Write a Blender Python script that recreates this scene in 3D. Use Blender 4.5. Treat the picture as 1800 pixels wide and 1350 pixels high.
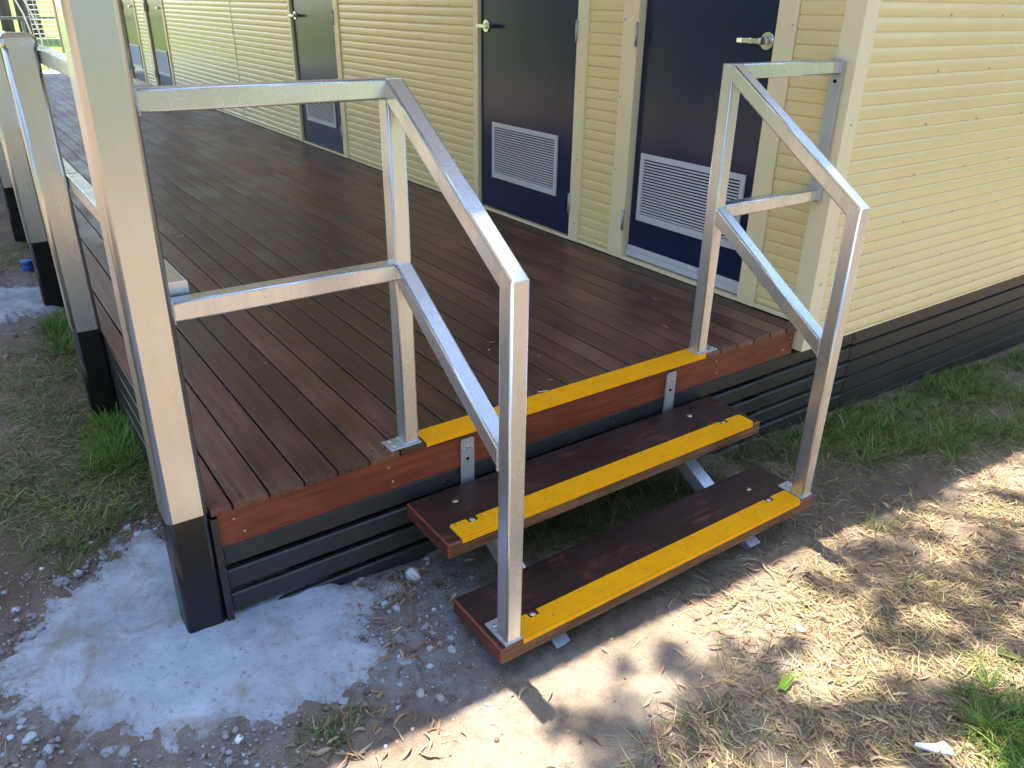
import bpy, bmesh, math, random
import numpy as np
from mathutils import Vector, Matrix
random.seed(7); RNG = np.random.default_rng(11)
S = bpy.context.scene
for o in list(bpy.data.objects): bpy.data.objects.remove(o, do_unlink=True)
COL = S.collection

# ------------------------------------------------------------------ camera
cd = bpy.data.cameras.new('camera'); cam = bpy.data.objects.new('camera', cd); COL.objects.link(cam); S.camera = cam
cd.sensor_width = 36.0; cd.lens = 36.0 * 1386.62 / 1800.0; cd.clip_start = 0.02; cd.clip_end = 2000
R_ = (0.82068653, -0.5712103, 0.01387165); U_ = (0.23818338, 0.3640759, 0.90039848); F_ = (0.51936722, 0.7356409, -0.43484498)
C_ = (-0.38168, -1.75604, 1.1474)
cam.matrix_world = Matrix(((R_[0], U_[0], -F_[0], C_[0]), (R_[1], U_[1], -F_[1], C_[1]), (R_[2], U_[2], -F_[2], C_[2]), (0, 0, 0, 1)))

# ------------------------------------------------------------------ sky, sun, exposure
SUN = Vector((0.018, 0.173, 1.0)).normalized()          # towards the sun
ELEV = math.asin(SUN.z); AZ = math.atan2(SUN.x, SUN.y)
w = bpy.data.worlds.new('World'); S.world = w; w.use_nodes = True
nt = w.node_tree; bg = nt.nodes['Background']
sky = nt.nodes.new('ShaderNodeTexSky'); sky.sky_type = 'NISHITA'; sky.sun_disc = False
sky.sun_elevation = ELEV; sky.sun_rotation = AZ; sky.air_density = 1.0; sky.dust_density = 0.6; sky.ozone_density = 1.6
nt.links.new(sky.outputs['Color'], bg.inputs['Color']); bg.inputs['Strength'].default_value = 0.15
sd = bpy.data.lights.new('sun', 'SUN'); sd.energy = 3.8; sd.angle = math.radians(0.55); sd.color = (1.0, 0.95, 0.86)
so = bpy.data.objects.new('sun', sd); COL.objects.link(so)
so.rotation_euler = (-SUN).to_track_quat('-Z', 'Y').to_euler(); so.location = SUN * 30
S.view_settings.view_transform = 'Standard'; S.view_settings.look = 'None'; S.view_settings.gamma = 1.0
S.view_settings.use_curve_mapping = False
S.view_settings.exposure = 2.2
S.render.engine = 'CYCLES'; S.cycles.max_bounces = 5; S.cycles.diffuse_bounces = 4; S.cycles.glossy_bounces = 3; S.cycles.transmission_bounces = 2

# ------------------------------------------------------------------ helpers
def thing(name, label, cat, loc=(0, 0, 0), group=None):
    o = bpy.data.objects.new(name, None); COL.objects.link(o); o.location = loc; o.empty_display_size = 0.1
    o['label'] = label; o['category'] = cat
    if group: o['group'] = group
    return o
def tag(o, label=None, cat=None, group=None, kind=None):
    if label: o['label'] = label
    if cat: o['category'] = cat
    if group: o['group'] = group
    if kind: o['kind'] = kind
    return o
class MB:
    """collects faces, built as one mesh (coordinates are world coordinates)"""
    def __init__(s): s.v = []; s.f = []; s.m = []; s.sm = []
    def add(s, vs, fs, m=0, smooth=False):
        k = len(s.v); s.v += [tuple(p) for p in vs]
        for f in fs: s.f.append(tuple(i + k for i in f)); s.m.append(m); s.sm.append(smooth)
    def box(s, x0, x1, y0, y1, z0, z1, m=0, c=0.0):
        if c <= 0:
            s.add([(x0,y0,z0),(x1,y0,z0),(x1,y1,z0),(x0,y1,z0),(x0,y0,z1),(x1,y0,z1),(x1,y1,z1),(x0,y1,z1)],
                  [(0,3,2,1),(4,5,6,7),(0,1,5,4),(1,2,6,5),(2,3,7,6),(3,0,4,7)], m); return
        bm = bmesh.new(); bmesh.ops.create_cube(bm, size=1)
        for v in bm.verts: v.co = Vector(((x0+x1)/2+v.co.x*(x1-x0), (y0+y1)/2+v.co.y*(y1-y0), (z0+z1)/2+v.co.z*(z1-z0)))
        bmesh.ops.bevel(bm, geom=list(bm.edges), offset=c, segments=1, affect='EDGES')
        bm.verts.index_update()
        s.add([v.co for v in bm.verts], [[v.index for v in f.verts] for f in bm.faces], m); bm.free()
    def prism(s, poly, z0, z1, m=0, ax='z'):
        n = len(poly)
        if ax == 'z': a = [(p[0],p[1],z0) for p in poly]; b = [(p[0],p[1],z1) for p in poly]
        elif ax == 'y': a = [(p[0],z0,p[1]) for p in poly]; b = [(p[0],z1,p[1]) for p in poly]
        else: a = [(z0,p[0],p[1]) for p in poly]; b = [(z1,p[0],p[1]) for p in poly]
        s.add(a + b, [tuple(range(n))[::-1], tuple(range(n, 2*n))] + [(i,(i+1)%n,(i+1)%n+n,i+n) for i in range(n)], m)
    def cyl(s, c, ax, r, h, n=14, m=0, r2=None, smooth=True, dome=0.0):
        c = Vector(c); ax = Vector(ax).normalized(); u = ax.orthogonal().normalized(); v = ax.cross(u); r2 = r if r2 is None else r2
        vs = []
        for k in range(n):
            a = 2*math.pi*k/n; vs.append(c + (u*math.cos(a)+v*math.sin(a))*r)
        for k in range(n):
            a = 2*math.pi*k/n; vs.append(c + ax*h + (u*math.cos(a)+v*math.sin(a))*r2)
        vs += [c, c + ax*(h+dome)]
        fs = [(k,(k+1)%n,(k+1)%n+n,k+n) for k in range(n)]
        s.add(vs, fs, m, smooth)
        kk = len(s.v) - len(vs)
        for k in range(n):
            s.f.append((kk+(k+1)%n, kk+k, kk+2*n)); s.m.append(m); s.sm.append(False)
            s.f.append((kk+k+n, kk+(k+1)%n+n, kk+2*n+1)); s.m.append(m); s.sm.append(dome > 0)
    def tube(s, p0, p1, sz, n0=None, n1=None, r=0.005, m=0, up=(0, 0, 1), sz2=None):
        """square hollow section between two points, ends cut by planes with normals n0, n1"""
        p0 = Vector(p0); p1 = Vector(p1); d = (p1-p0).normalized(); up = Vector(up)
        if abs(d.dot(up)) > 0.95: up = Vector((0, 1, 0))
        a = d.cross(up).normalized(); b = a.cross(d).normalized(); h = sz/2; h2 = (sz2 or sz)/2
        sec = []
        for sx, sy in ((1,1),(-1,1),(-1,-1),(1,-1)):
            st = {(1,1):0,(-1,1):90,(-1,-1):180,(1,-1):270}[(sx,sy)]
            for q in (0, 30, 60, 90):
                t = math.radians(st+q); sec.append(((h-r)*sx+r*math.cos(t), (h2-r)*sy+r*math.sin(t)))
        n0 = Vector(n0) if n0 is not None else d; n1 = Vector(n1) if n1 is not None else d
        vs = []
        for P, N in ((p0, n0), (p1, n1)):
            for x, y in sec:
                q = P + a*x + b*y; vs.append(q - d*((q-P).dot(N)/d.dot(N)))
        n = len(sec)
        s.add(vs, [((i+1)%n, i, i+n, (i+1)%n+n) for i in range(n)], m, True)
        for i in range(3, n, 4): s.sm[len(s.sm)-n+i] = False
        k = len(s.v) - len(vs)
        s.f += [tuple(k+i for i in range(n)), tuple(k+i for i in range(2*n-1, n-1, -1))]; s.m += [m, m]; s.sm += [False, False]
    def path(s, pts, rad, n=8, m=0):
        """round tube through points"""
        pts = [Vector(p) for p in pts]; rings = []
        for i, p in enumerate(pts):
            d = (pts[min(i+1, len(pts)-1)] - pts[max(i-1, 0)]).normalized(); u = d.orthogonal().normalized()
            if i and u.dot(pu) < 0: u = -u
            u = (pu - d*pu.dot(d)).normalized() if i else u
            pu = u; v = d.cross(u); r = rad[i] if hasattr(rad, '__len__') else rad
            rings += [p + (u*math.cos(2*math.pi*k/n)+v*math.sin(2*math.pi*k/n))*r for k in range(n)]
        fs = []
        for i in range(len(pts)-1):
            fs += [(i*n+k, i*n+(k+1)%n, (i+1)*n+(k+1)%n, (i+1)*n+k) for k in range(n)]
        s.add(rings, fs, m, True)
        k = len(s.v)-len(rings); s.f += [tuple(k+i for i in range(n))[::-1], tuple(len(s.v)-n+i for i in range(n))]; s.m += [m, m]; s.sm += [False, False]
    def build(s, name, mats, parent=None, origin=None, bevel=None):
        me = bpy.data.meshes.new(name)
        org = Vector(origin) if origin is not None else Vector((0, 0, 0))
        me.from_pydata([Vector(p) - org for p in s.v], [], s.f)
        mats = mats if isinstance(mats, (list, tuple)) else [mats]
        for m in mats: me.materials.append(MAT[m])
        me.polygons.foreach_set('material_index', s.m); me.polygons.foreach_set('use_smooth', s.sm); me.update()
        o = bpy.data.objects.new(name, me); COL.objects.link(o)
        if parent is not None:
            pl = Vector(parent.location)
            if parent.parent is not None: pl = pl + Vector(parent.parent.location)
            o.parent = parent; o.location = org - pl
        else: o.location = org
        return o
def npmesh(name, V, F, mat, col=None, smooth=False, parent=None):
    """mesh from numpy arrays: V (n,3), F (m,3|4), col (n,3)"""
    me = bpy.data.meshes.new(name); n = len(V); k = F.shape[1]
    me.vertices.add(n); me.vertices.foreach_set('co', np.ascontiguousarray(V, np.float32).ravel())
    me.loops.add(F.size); me.loops.foreach_set('vertex_index', np.ascontiguousarray(F, np.int32).ravel())
    me.polygons.add(len(F)); me.polygons.foreach_set('loop_start', np.arange(0, F.size, k, dtype=np.int32))
    me.polygons.foreach_set('use_smooth', np.full(len(F), smooth))
    me.update(calc_edges=True)
    if col is not None:
        at = me.color_attributes.new('col', 'FLOAT_COLOR', 'POINT')
        at.data.foreach_set('color', np.concatenate([col, np.ones((n, 1))], 1).astype(np.float32).ravel())
    me.materials.append(MAT[mat])
    o = bpy.data.objects.new(name, me); COL.objects.link(o)
    if parent is not None: o.parent = parent
    return o
def copy_tree(o, parent=None):
    c = o.copy(); COL.objects.link(c); c.parent = parent
    for ch in list(o.children): copy_tree(ch, c)
    return c

# ------------------------------------------------------------------ materials
MAT = {}
class Mat:
    def __init__(s, name):
        m = bpy.data.materials.new(name); m.use_nodes = True; MAT[name] = m
        s.t = m.node_tree; s.b = s.t.nodes['Principled BSDF']; s._tc = None
    def n(s, typ, **kw):
        nd = s.t.nodes.new(typ)
        for k, v in kw.items():
            if k.startswith('i_'):
                nd.inputs[k[2:].replace('_', ' ')].default_value = v
            else: setattr(nd, k, v)
        return nd
    def l(s, a, b): s.t.links.new(a, b)
    def tc(s, what='Object', scale=(1, 1, 1)):
        if s._tc is None: s._tc = s.n('ShaderNodeTexCoord')
        mp = s.n('ShaderNodeMapping'); mp.inputs['Scale'].default_value = scale
        s.l(s._tc.outputs[what], mp.inputs[0]); return mp.outputs[0]
    def noise(s, vec, scale, detail=5, rough=0.6, dist=0.0):
        nd = s.n('ShaderNodeTexNoise'); nd.inputs['Scale'].default_value = scale; nd.inputs['Detail'].default_value = detail
        nd.inputs['Roughness'].default_value = rough; nd.inputs['Distortion'].default_value = dist
        s.l(vec, nd.inputs['Vector']); return nd.outputs['Fac']
    def ramp(s, fac, stops):
        nd = s.n('ShaderNodeValToRGB'); cr = nd.color_ramp
        while len(cr.elements) < len(stops): cr.elements.new(0.5)
        for e, (p, c) in zip(cr.elements, stops):
            e.position = p; e.color = (c, c, c, 1) if not hasattr(c, '__len__') else (*c, 1)
        s.l(fac, nd.inputs[0]); return nd.outputs[0]
    def mix(s, fac, a, b, mode='MIX'):
        nd = s.n('ShaderNodeMix', data_type='RGBA', blend_type=mode)
        for sock, v in ((nd.inputs[0], fac), (nd.inputs[6], a), (nd.inputs[7], b)):
            if isinstance(v, bpy.types.NodeSocket): s.l(v, sock)
            elif hasattr(v, '__len__'): sock.default_value = (*v, 1)
            else: sock.default_value = v
        return nd.outputs[2]
    def math(s, op, a, b=0.0, clamp=False):
        nd = s.n('ShaderNodeMath', operation=op, use_clamp=clamp)
        for sock, v in ((nd.inputs[0], a), (nd.inputs[1], b)):
            if isinstance(v, bpy.types.NodeSocket): s.l(v, sock)
            else: sock.default_value = v
        return nd.outputs[0]
    def set(s, **kw):
        for k, v in kw.items():
            sock = s.b.inputs[k.replace('_', ' ')]
            if isinstance(v, bpy.types.NodeSocket): s.l(v, sock)
            elif hasattr(v, '__len__'): sock.default_value = (*v, 1)
            else: sock.default_value = v
        return s
    def bump(s, h, strength=0.3, dist=0.002):
        nd = s.n('ShaderNodeBump'); nd.inputs['Strength'].default_value = strength; nd.inputs['Distance'].default_value = dist
        s.l(h, nd.inputs['Height']); s.l(nd.outputs[0], s.b.inputs['Normal'])

def mat_wood(name, c_dark, c_lite, axis, rough=(0.38, 0.6), rand=0.5, blot=0.55, spec=0.45, fine=True, worn=None):
    m = Mat(name); sc = {'x': (1.2, 22, 22), 'y': (22, 1.2, 22)}[axis]
    oi = m.n('ShaderNodeObjectInfo')
    v0 = m.tc('Object', (1, 1, 1)); ad = m.n('ShaderNodeVectorMath', operation='ADD'); cb = m.n('ShaderNodeCombineXYZ')
    rr = m.math('MULTIPLY', oi.outputs['Random'], 37.0)
    for i in range(3): m.l(rr, cb.inputs[i])
    m.l(v0, ad.inputs[0]); m.l(cb.outputs[0], ad.inputs[1])
    mp = m.n('ShaderNodeMapping'); mp.inputs['Scale'].default_value = sc; m.l(ad.outputs[0], mp.inputs[0])
    g = m.noise(mp.outputs[0], 3.0, 7, 0.68, 0.4)
    b = m.noise(ad.outputs[0], 3.1, 5, 0.6)
    col = m.mix(m.ramp(g, [(0.28, 0.0), (0.72, 1.0)]), c_dark, c_lite)
    shade = m.ramp(oi.outputs['Random'], [(0.0, 1.0-rand*0.55), (1.0, 1.0+rand*0.35)])
    col = m.mix(1.0, col, shade, 'MULTIPLY')
    bl = m.ramp(b, [(0.36, 1.0-blot), (0.6, 1.0)])
    col = m.mix(1.0, col, bl, 'MULTIPLY')
    if worn:
        wf = m.math('MULTIPLY', m.ramp(m.noise(ad.outputs[0], 6.5, 4, 0.6, 0.8), [(0.56, 0.0), (0.66, 1.0)]), m.ramp(g, [(0.44, 0.0), (0.56, 1.0)]))
        col = m.mix(m.math('MULTIPLY', wf, 0.6), col, worn)
    sp = m.ramp(m.noise(m.tc('Object'), 420, 2, 0.5), [(0.70, 0.0), (0.78, 1.0)])
    col = m.mix(m.math('MULTIPLY', sp, 0.35 if fine else 0), col, (0.30, 0.26, 0.22))
    rg = m.ramp(b, [(0.3, rough[0]), (0.65, rough[1])])
    m.set(Base_Color=col, Roughness=rg, Specular_IOR_Level=spec)
    m.bump(m.math('ADD', g, m.math('MULTIPLY', m.noise(m.tc('Object'), 260, 3), 0.5)), 0.35, 0.0012)
    return m
mat_wood('deck_wood', (0.066, 0.030, 0.019), (0.225, 0.112, 0.070), 'y', (0.31, 0.50), 0.9, 0.5, 0.42)
mat_wood('edge_board_wood', (0.10, 0.035, 0.022), (0.22, 0.085, 0.055), 'y', (0.4, 0.55), 0.3, 0.4)
mat_wood('fascia_wood', (0.105, 0.020, 0.010), (0.30, 0.072, 0.030), 'x', (0.32, 0.5), 0.2, 0.35)
mat_wood('tread_top', (0.018, 0.009, 0.008), (0.060, 0.027, 0.020), 'x', (0.34, 0.55), 0.2, 0.4, worn=(0.20, 0.055, 0.028))
mat_wood('tread_raw', (0.075, 0.032, 0.018), (0.34, 0.18, 0.085), 'x', (0.6, 0.8), 0.3, 0.5, 0.25)
mat_wood('tread_edge', (0.17, 0.035, 0.018), (0.34, 0.085, 0.040), 'y', (0.4, 0.6), 0.2, 0.3)
mat_wood('tread_end', (0.055, 0.020, 0.015), (0.19, 0.065, 0.042), 'y', (0.5, 0.7), 0.2, 0.5, 0.3)

def mat_metal(name, col, rough, metallic=1.0, streak=0.12, blot=0.1, scale=30, vert=True):
    m = Mat(name)
    a = m.noise(m.tc('Object', (1, 1, 0.06) if vert else (0.06, 0.5, 1)), scale, 6, 0.65)
    a2 = m.noise(m.tc('Object', (1, 1, 0.03) if vert else (0.03, 0.5, 1)), scale*5, 4, 0.6)
    b = m.noise(m.tc('Object', (1, 1, 1)), 7, 5, 0.6)
    f = m.math('ADD', m.math('MULTIPLY', a, 0.4), m.math('ADD', m.math('MULTIPLY', b, 0.35), m.math('MULTIPLY', a2, 0.10)))
    lo = tuple(c*(1-streak*2.4) for c in col); hi = tuple(min(1, c*(1+streak*0.5)) for c in col)
    sp = m.ramp(m.noise(m.tc('Object'), 75, 4, 0.7), [(0.68, 0.0), (0.74, 1.0)])
    c = m.mix(m.ramp(f, [(0.38, 0.0), (0.58, 1.0)]), lo, hi)
    m.set(Base_Color=c, Metallic=metallic, Roughness=m.ramp(f, [(0.38, rough+blot), (0.60, rough)]))
    m.bump(m.math('ADD', m.noise(m.tc('Object'), 40, 4), m.math('MULTIPLY', a2, 0.2)), 0.05, 0.001)
    return m
mat_metal('galvanised_rail', (0.70, 0.72, 0.74), 0.20, 0.84, 0.05, 0.10, 22)
mat_metal('galvanised_post', (0.66, 0.68, 0.67), 0.25, 0.90, 0.030, 0.05, 14)
mat_metal('galvanised_plate', (0.55, 0.57, 0.60), 0.42, 0.7, 0.08, 0.12)
mat_metal('zinc_bolt', (0.72, 0.72, 0.70), 0.3, 1.0, 0.1)
mat_metal('brass_bolt', (0.62, 0.50, 0.30), 0.35, 1.0, 0.1)
mat_metal('chrome', (0.80, 0.80, 0.80), 0.16, 1.0, 0.03, 0.05)
def mat_paint(name, col, rough, spec=0.5, var=0.08, dirt=0.0, bump=0.03, coat=0.0):
    m = Mat(name)
    a = m.noise(m.tc('Object'), 5, 6, 0.6)
    c = m.mix(m.ramp(a, [(0.3, 0.0), (0.7, 1.0)]), tuple(x*(1-var) for x in col), tuple(min(1, x*(1+var)) for x in col))
    if dirt:
        d = m.ramp(m.noise(m.tc('Object'), 38, 6, 0.7), [(0.55, 0.0), (0.75, dirt)])
        c = m.mix(d, c, (0.20, 0.15, 0.10))
    m.set(Base_Color=c, Roughness=m.ramp(a, [(0.3, rough*(1-var)), (0.7, rough*(1+var))]), Specular_IOR_Level=spec)
    if coat: m.b.inputs['Coat Weight'].default_value = coat; m.b.inputs['Coat Roughness'].default_value = 0.1
    if bump: m.bump(m.noise(m.tc('Object'), 160, 3), bump, 0.001)
    return m
mat_paint('black_paint', (0.0085, 0.0085, 0.0095), 0.34, 0.5, 0.2, 0.06)
mat_paint('black_slat', (0.027, 0.0265, 0.026), 0.38, 0.5, 0.15, 0.10)
mat_paint('cream_cladding', (0.78, 0.640, 0.320), 0.23, 0.5, 0.03, 0.0, 0.0)
mat_paint('cream_trim', (0.82, 0.71, 0.45), 0.38, 0.5, 0.02, 0.0, 0.0)
mat_paint('navy_door', (0.0070, 0.0165, 0.055), 0.19, 0.38, 0.02, 0.0, 0.0)
mat_paint('silver_louvre', (0.55, 0.57, 0.60), 0.36, 0.5, 0.03)
m = Mat('yellow_nosing'); v = m.tc('Object')
g1 = m.noise(v, 900, 2, 0.6); g2 = m.noise(v, 14, 5, 0.65); g3 = m.noise(v, 55, 5, 0.7)
c = m.mix(m.ramp(g2, [(0.3, 0.0), (0.7, 1.0)]), (0.88, 0.355, 0.0), (0.97, 0.43, 0.001))
c = m.mix(m.ramp(g1, [(0.30, 0.6), (0.45, 0.0)]), c, (0.60, 0.25, 0.0))
c = m.mix(m.ramp(g3, [(0.60, 0.0), (0.76, 0.5)]), c, (0.30, 0.16, 0.03))
m.set(Base_Color=c, Roughness=0.78, Specular_IOR_Level=0.2); m.bump(g1, 0.5, 0.0012)
mat_paint('dark_hole', (0.008, 0.008, 0.008), 0.8, 0.2, 0.1)
mat_paint('roof_steel', (0.80, 0.79, 0.76), 0.4, 0.5, 0.05)
mat_paint('blue_plastic', (0.02, 0.12, 0.42), 0.4)
mat_paint('white_plastic', (0.75, 0.78, 0.82), 0.4, 0.5, 0.08, 0.2)
mat_paint('white_wire', (0.80, 0.78, 0.72), 0.4)
mat_paint('grey_rail', (0.16, 0.16, 0.15), 0.5)
mat_paint('timber_post', (0.45, 0.26, 0.15), 0.7)
# leaf / grass / litter: colour comes from the piece itself
def mat_attr(name, rough=0.6, trans=0.0, spec=0.3, bump=0.0):
    m = Mat(name); a = m.n('ShaderNodeAttribute', attribute_name='col')
    c = a.outputs['Color']
    if trans:
        d = m.n('ShaderNodeBsdfTranslucent'); m.l(c, d.inputs['Color'])
        mx = m.n('ShaderNodeMixShader'); mx.inputs[0].default_value = trans
        m.l(m.b.outputs[0], mx.inputs[1]); m.l(d.outputs[0], mx.inputs[2])
        m.l(mx.outputs[0], m.t.nodes['Material Output'].inputs['Surface'])
    m.set(Base_Color=c, Roughness=rough, Specular_IOR_Level=spec)
    if bump: m.bump(m.noise(m.tc('Object'), 140, 5, 0.7), bump, 0.004)
    return m
mat_attr('grass_blade', 0.5, 0.35); mat_attr('straw', 0.6, 0.15); mat_attr('litter', 0.55, 0.1); mat_attr('gravel', 0.85, 0, 0.2, 0.5)
mat_attr('tree_leaf', 0.45, 0.3)
m = Mat('bark'); v = m.tc('Object', (1, 1, 0.15))
m.set(Base_Color=m.mix(m.noise(v, 9, 6), (0.05, 0.035, 0.028), (0.20, 0.15, 0.12)), Roughness=0.9); m.bump(m.noise(v, 14, 6), 0.8, 0.03)
# ground: dirt, with attribute masks  R lawn  G pale cement dust  B wet/dark soil high, painted sunlight low
m = Mat('soil'); at = m.n('ShaderNodeAttribute', attribute_name='col'); sp = m.n('ShaderNodeSeparateColor'); m.l(at.outputs['Color'], sp.inputs[0])
v = m.tc('Object')
big = m.noise(v, 3.2, 6, 0.62); mid = m.noise(v, 24, 6, 0.7); fin = m.noise(v, 190, 4, 0.7)
c = m.mix(m.ramp(big, [(0.32, 0.0), (0.68, 1.0)]), (0.185, 0.120, 0.078), (0.36, 0.265, 0.180))
c = m.mix(m.ramp(mid, [(0.30, 0.55), (0.55, 0.0)]), c, (0.13, 0.085, 0.06))
c = m.mix(m.ramp(fin, [(0.55, 0.0), (0.72, 0.55)]), c, (0.46, 0.38, 0.29))
c = m.mix(m.ramp(fin, [(0.26, 0.6), (0.42, 0.0)]), c, (0.09, 0.06, 0.045))
c = m.mix(m.math('MULTIPLY', sp.outputs[1], m.ramp(m.math('ADD', m.math('MULTIPLY', mid, 0.6), m.math('MULTIPLY', fin, 0.4)), [(0.40, 0.15), (0.56, 1.0)])), c, (0.33, 0.33, 0.335))
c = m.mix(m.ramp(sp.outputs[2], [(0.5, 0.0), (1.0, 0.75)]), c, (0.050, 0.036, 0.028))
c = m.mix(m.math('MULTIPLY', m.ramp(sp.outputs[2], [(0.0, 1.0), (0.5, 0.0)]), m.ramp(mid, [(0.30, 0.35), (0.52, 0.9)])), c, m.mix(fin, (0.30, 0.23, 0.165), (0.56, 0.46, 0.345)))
c = m.mix(sp.outputs[0], c, m.mix(m.noise(v, 0.8, 6, 0.7), (0.09, 0.135, 0.022), (0.20, 0.24, 0.045)))
m.set(Base_Color=c, Roughness=0.92, Specular_IOR_Level=0.15)
m.bump(m.math('ADD', m.math('MULTIPLY', mid, 1.0), m.math('MULTIPLY', fin, 0.7)), 1.0, 0.014)
# concrete
m = Mat('concrete'); v = m.tc('Object')
a = m.noise(v, 7, 6, 0.6); b = m.noise(v, 60, 6, 0.72); f3 = m.noise(v, 330, 3, 0.6)
c = m.mix(m.ramp(a, [(0.3, 0.0), (0.7, 1.0)]), (0.31, 0.335, 0.37), (0.53, 0.565, 0.615))
c = m.mix(m.ramp(b, [(0.33, 0.8), (0.43, 0.0)]), c, (0.20, 0.18, 0.16))
c = m.mix(m.ramp(f3, [(0.27, 0.7), (0.38, 0.0)]), c, (0.16, 0.15, 0.14))
st = m.ramp(m.noise(v, 5.3, 6, 0.7, 0.8), [(0.50, 0.0), (0.66, 0.7)])
c = m.mix(st, c, (0.26, 0.20, 0.145))
at = m.n('ShaderNodeAttribute', attribute_name='col'); rim = m.math('MULTIPLY', at.outputs['Fac'], m.ramp(b, [(0.38, 1.0), (0.60, 0.15)]))
c = m.mix(rim, c, (0.20, 0.155, 0.12))
m.set(Base_Color=c, Roughness=0.85, Specular_IOR_Level=0.25)
m.bump(m.math('ADD', b, m.math('MULTIPLY', f3, 0.35)), 0.9, 0.006)

# ------------------------------------------------------------------ ground
LAT = RNG.random((256, 256))
def vnoise(x, y, sc, seed=0):
    x = np.asarray(x, float)*sc + 17.3*seed; y = np.asarray(y, float)*sc + 9.1*seed
    xi = np.floor(x).astype(int); yi = np.floor(y).astype(int); fx = x-xi; fy = y-yi
    fx = fx*fx*(3-2*fx); fy = fy*fy*(3-2*fy)
    g = lambda i, j: LAT[i % 256, j % 256]
    return (g(xi,yi)*(1-fx)+g(xi+1,yi)*fx)*(1-fy) + (g(xi,yi+1)*(1-fx)+g(xi+1,yi+1)*fx)*fy
def fbm(x, y, sc, oct=4, seed=0):
    r = 0; a = 0.5
    for k in range(oct): r = r + a*(vnoise(x, y, sc*2**k, seed+k)-0.5); a *= 0.5
    return r
def sstep(a, b, x):
    t = np.clip((x-a)/(b-a), 0, 1); return t*t*(3-2*t)
def gh(x, y):
    x = np.asarray(x, float); y = np.asarray(y, float)
    z = -0.38 - 0.05*np.clip(x, -0.5, 6) - 0.03*sstep(0, -0.5, y)
    near = np.exp(-((x-1)**2+(y+0.3)**2)/60)
    z = z + near*(0.045*fbm(x, y, 2.2, 3, 1) + 0.020*fbm(x, y, 14, 4, 5) + 0.016*fbm(x, y, 48, 3, 9))
    z = z + 0.010*sstep(-0.4, -0.7, y)*np.exp(-((x-0.8)/0.6)**2)
    return z
def gh1(x, y): return float(gh(np.array([x]), np.array([y]))[0])
def axis(a, b, d, lo, hi):
    c = list(np.arange(a, b, d)); s = d; p = b
    while p < hi: c.append(p); s *= 1.22; p += s
    c.append(hi); s = d; p = a-d
    while p > lo: c.insert(0, p); s *= 1.22; p -= s
    c.insert(0, lo); return np.array(c)
ax_ = axis(-0.75, 2.7, 0.011, -700, 700); ay_ = axis(-1.6, 0.75, 0.011, -700, 700)
GX, GY = np.meshgrid(ax_, ay_, indexing='ij'); GZ = gh(GX, GY)
nx, ny = GX.shape; I = np.arange(nx*ny).reshape(nx, ny)
F = np.stack([I[:-1,:-1], I[1:,:-1], I[1:,1:], I[:-1,1:]], -1).reshape(-1, 4)
lawn = np.clip(sstep(14.8, 16.0, GY) + sstep(-5.0, -6.5, GX) + sstep(-7.5, -10.0, GY), 0, 1)
lawn = np.maximum(lawn, sstep(8, 10, GX))
dust = np.exp(-(((GX-0.05)/0.62)**2+((GY+0.02)/0.50)**2)**2) + 0.9*np.exp(-(((GX-0.42)/0.26)**2+((GY+0.30)/0.28)**2)**2) + np.exp(-(((GX+0.2)/0.5)**2+((GY-3.1)/0.6)**2)**2)
dust = np.clip(dust*(0.75+2.2*fbm(GX, GY, 6, 4, 3)), 0, 1)
under_deck = sstep(-0.02, 0.06, GY)*sstep(-0.12, -0.02, GX)  # soil toned darker under the deck and building footprint
sunlit_tone = np.exp(-(((GX-0.70)/0.85)**2+((GY+0.82)/0.27)**2)**2)+np.exp(-((GX-2.7)/0.35)**2-((GY+0.68)/0.12)**2); sunlit_tone = np.clip(sunlit_tone, 0, 1)*np.clip(0.8+1.8*fbm(GX, GY, 5, 4, 77), 0, 1)  # sunlit patches of ground painted in as a paler soil colour
wetd = 0.55*np.exp(-(((GX-2.35)/0.6)**2+((GY+0.40)/0.20)**2)**2)+0.5*np.exp(-(((GX+0.45)/0.3)**2+((GY-0.75)/0.3)**2)**2)
colr = np.stack([lawn, dust, np.clip(0.5+0.5*under_deck+0.5*wetd-0.5*sunlit_tone*(1-under_deck), 0, 1)], -1).reshape(-1, 3)
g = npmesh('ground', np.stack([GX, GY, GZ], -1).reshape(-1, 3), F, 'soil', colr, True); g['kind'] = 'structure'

# ------------------------------------------------------------------ building
WX = 2.272                       # face of the long wall
YE = -0.026                      # face of the end wall
bld = thing('building', 'cream corrugated portable building with navy louvred doors beside the deck', 'building', (WX, YE, -0.38))
PIT = 0.0488; DEP = 0.0034
def prof(z0, z1):
    """runs of (height, depth) over one rib each, so that grooves stay crisp"""
    runs = []; k0 = math.floor(z0/PIT); k1 = math.ceil(z1/PIT)
    T = (0.0, 0.03, 0.06, 0.095, 0.14, 0.25, 0.5, 0.75, 0.86, 0.905, 0.94, 0.97, 1.0)
    for k in range(k0, k1):
        run = [(min(max((k+t)*PIT, z0), z1), DEP*math.exp(-(min(t, 1-t)/0.052)**2) + 0.0017*(2*t-1)**2) for t in T]
        runs.append([p for i, p in enumerate(run) if i == 0 or p[0] > run[i-1][0]])
    return [r for r in runs if len(r) > 1]
def clad_long(y0, y1, z0, z1):
    mb = MB()
    for P in prof(z0, z1):
        vs = []
        for z, d in P: vs += [(WX+d, y0, z), (WX+d, y1, z)]
        mb.add(vs, [(2*i+1, 2*i, 2*i+2, 2*i+3) for i in range(len(P)-1)], 0, True)
    return mb.build('wall_cladding', 'cream_cladding', bld, (WX, y0, z0))
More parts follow.
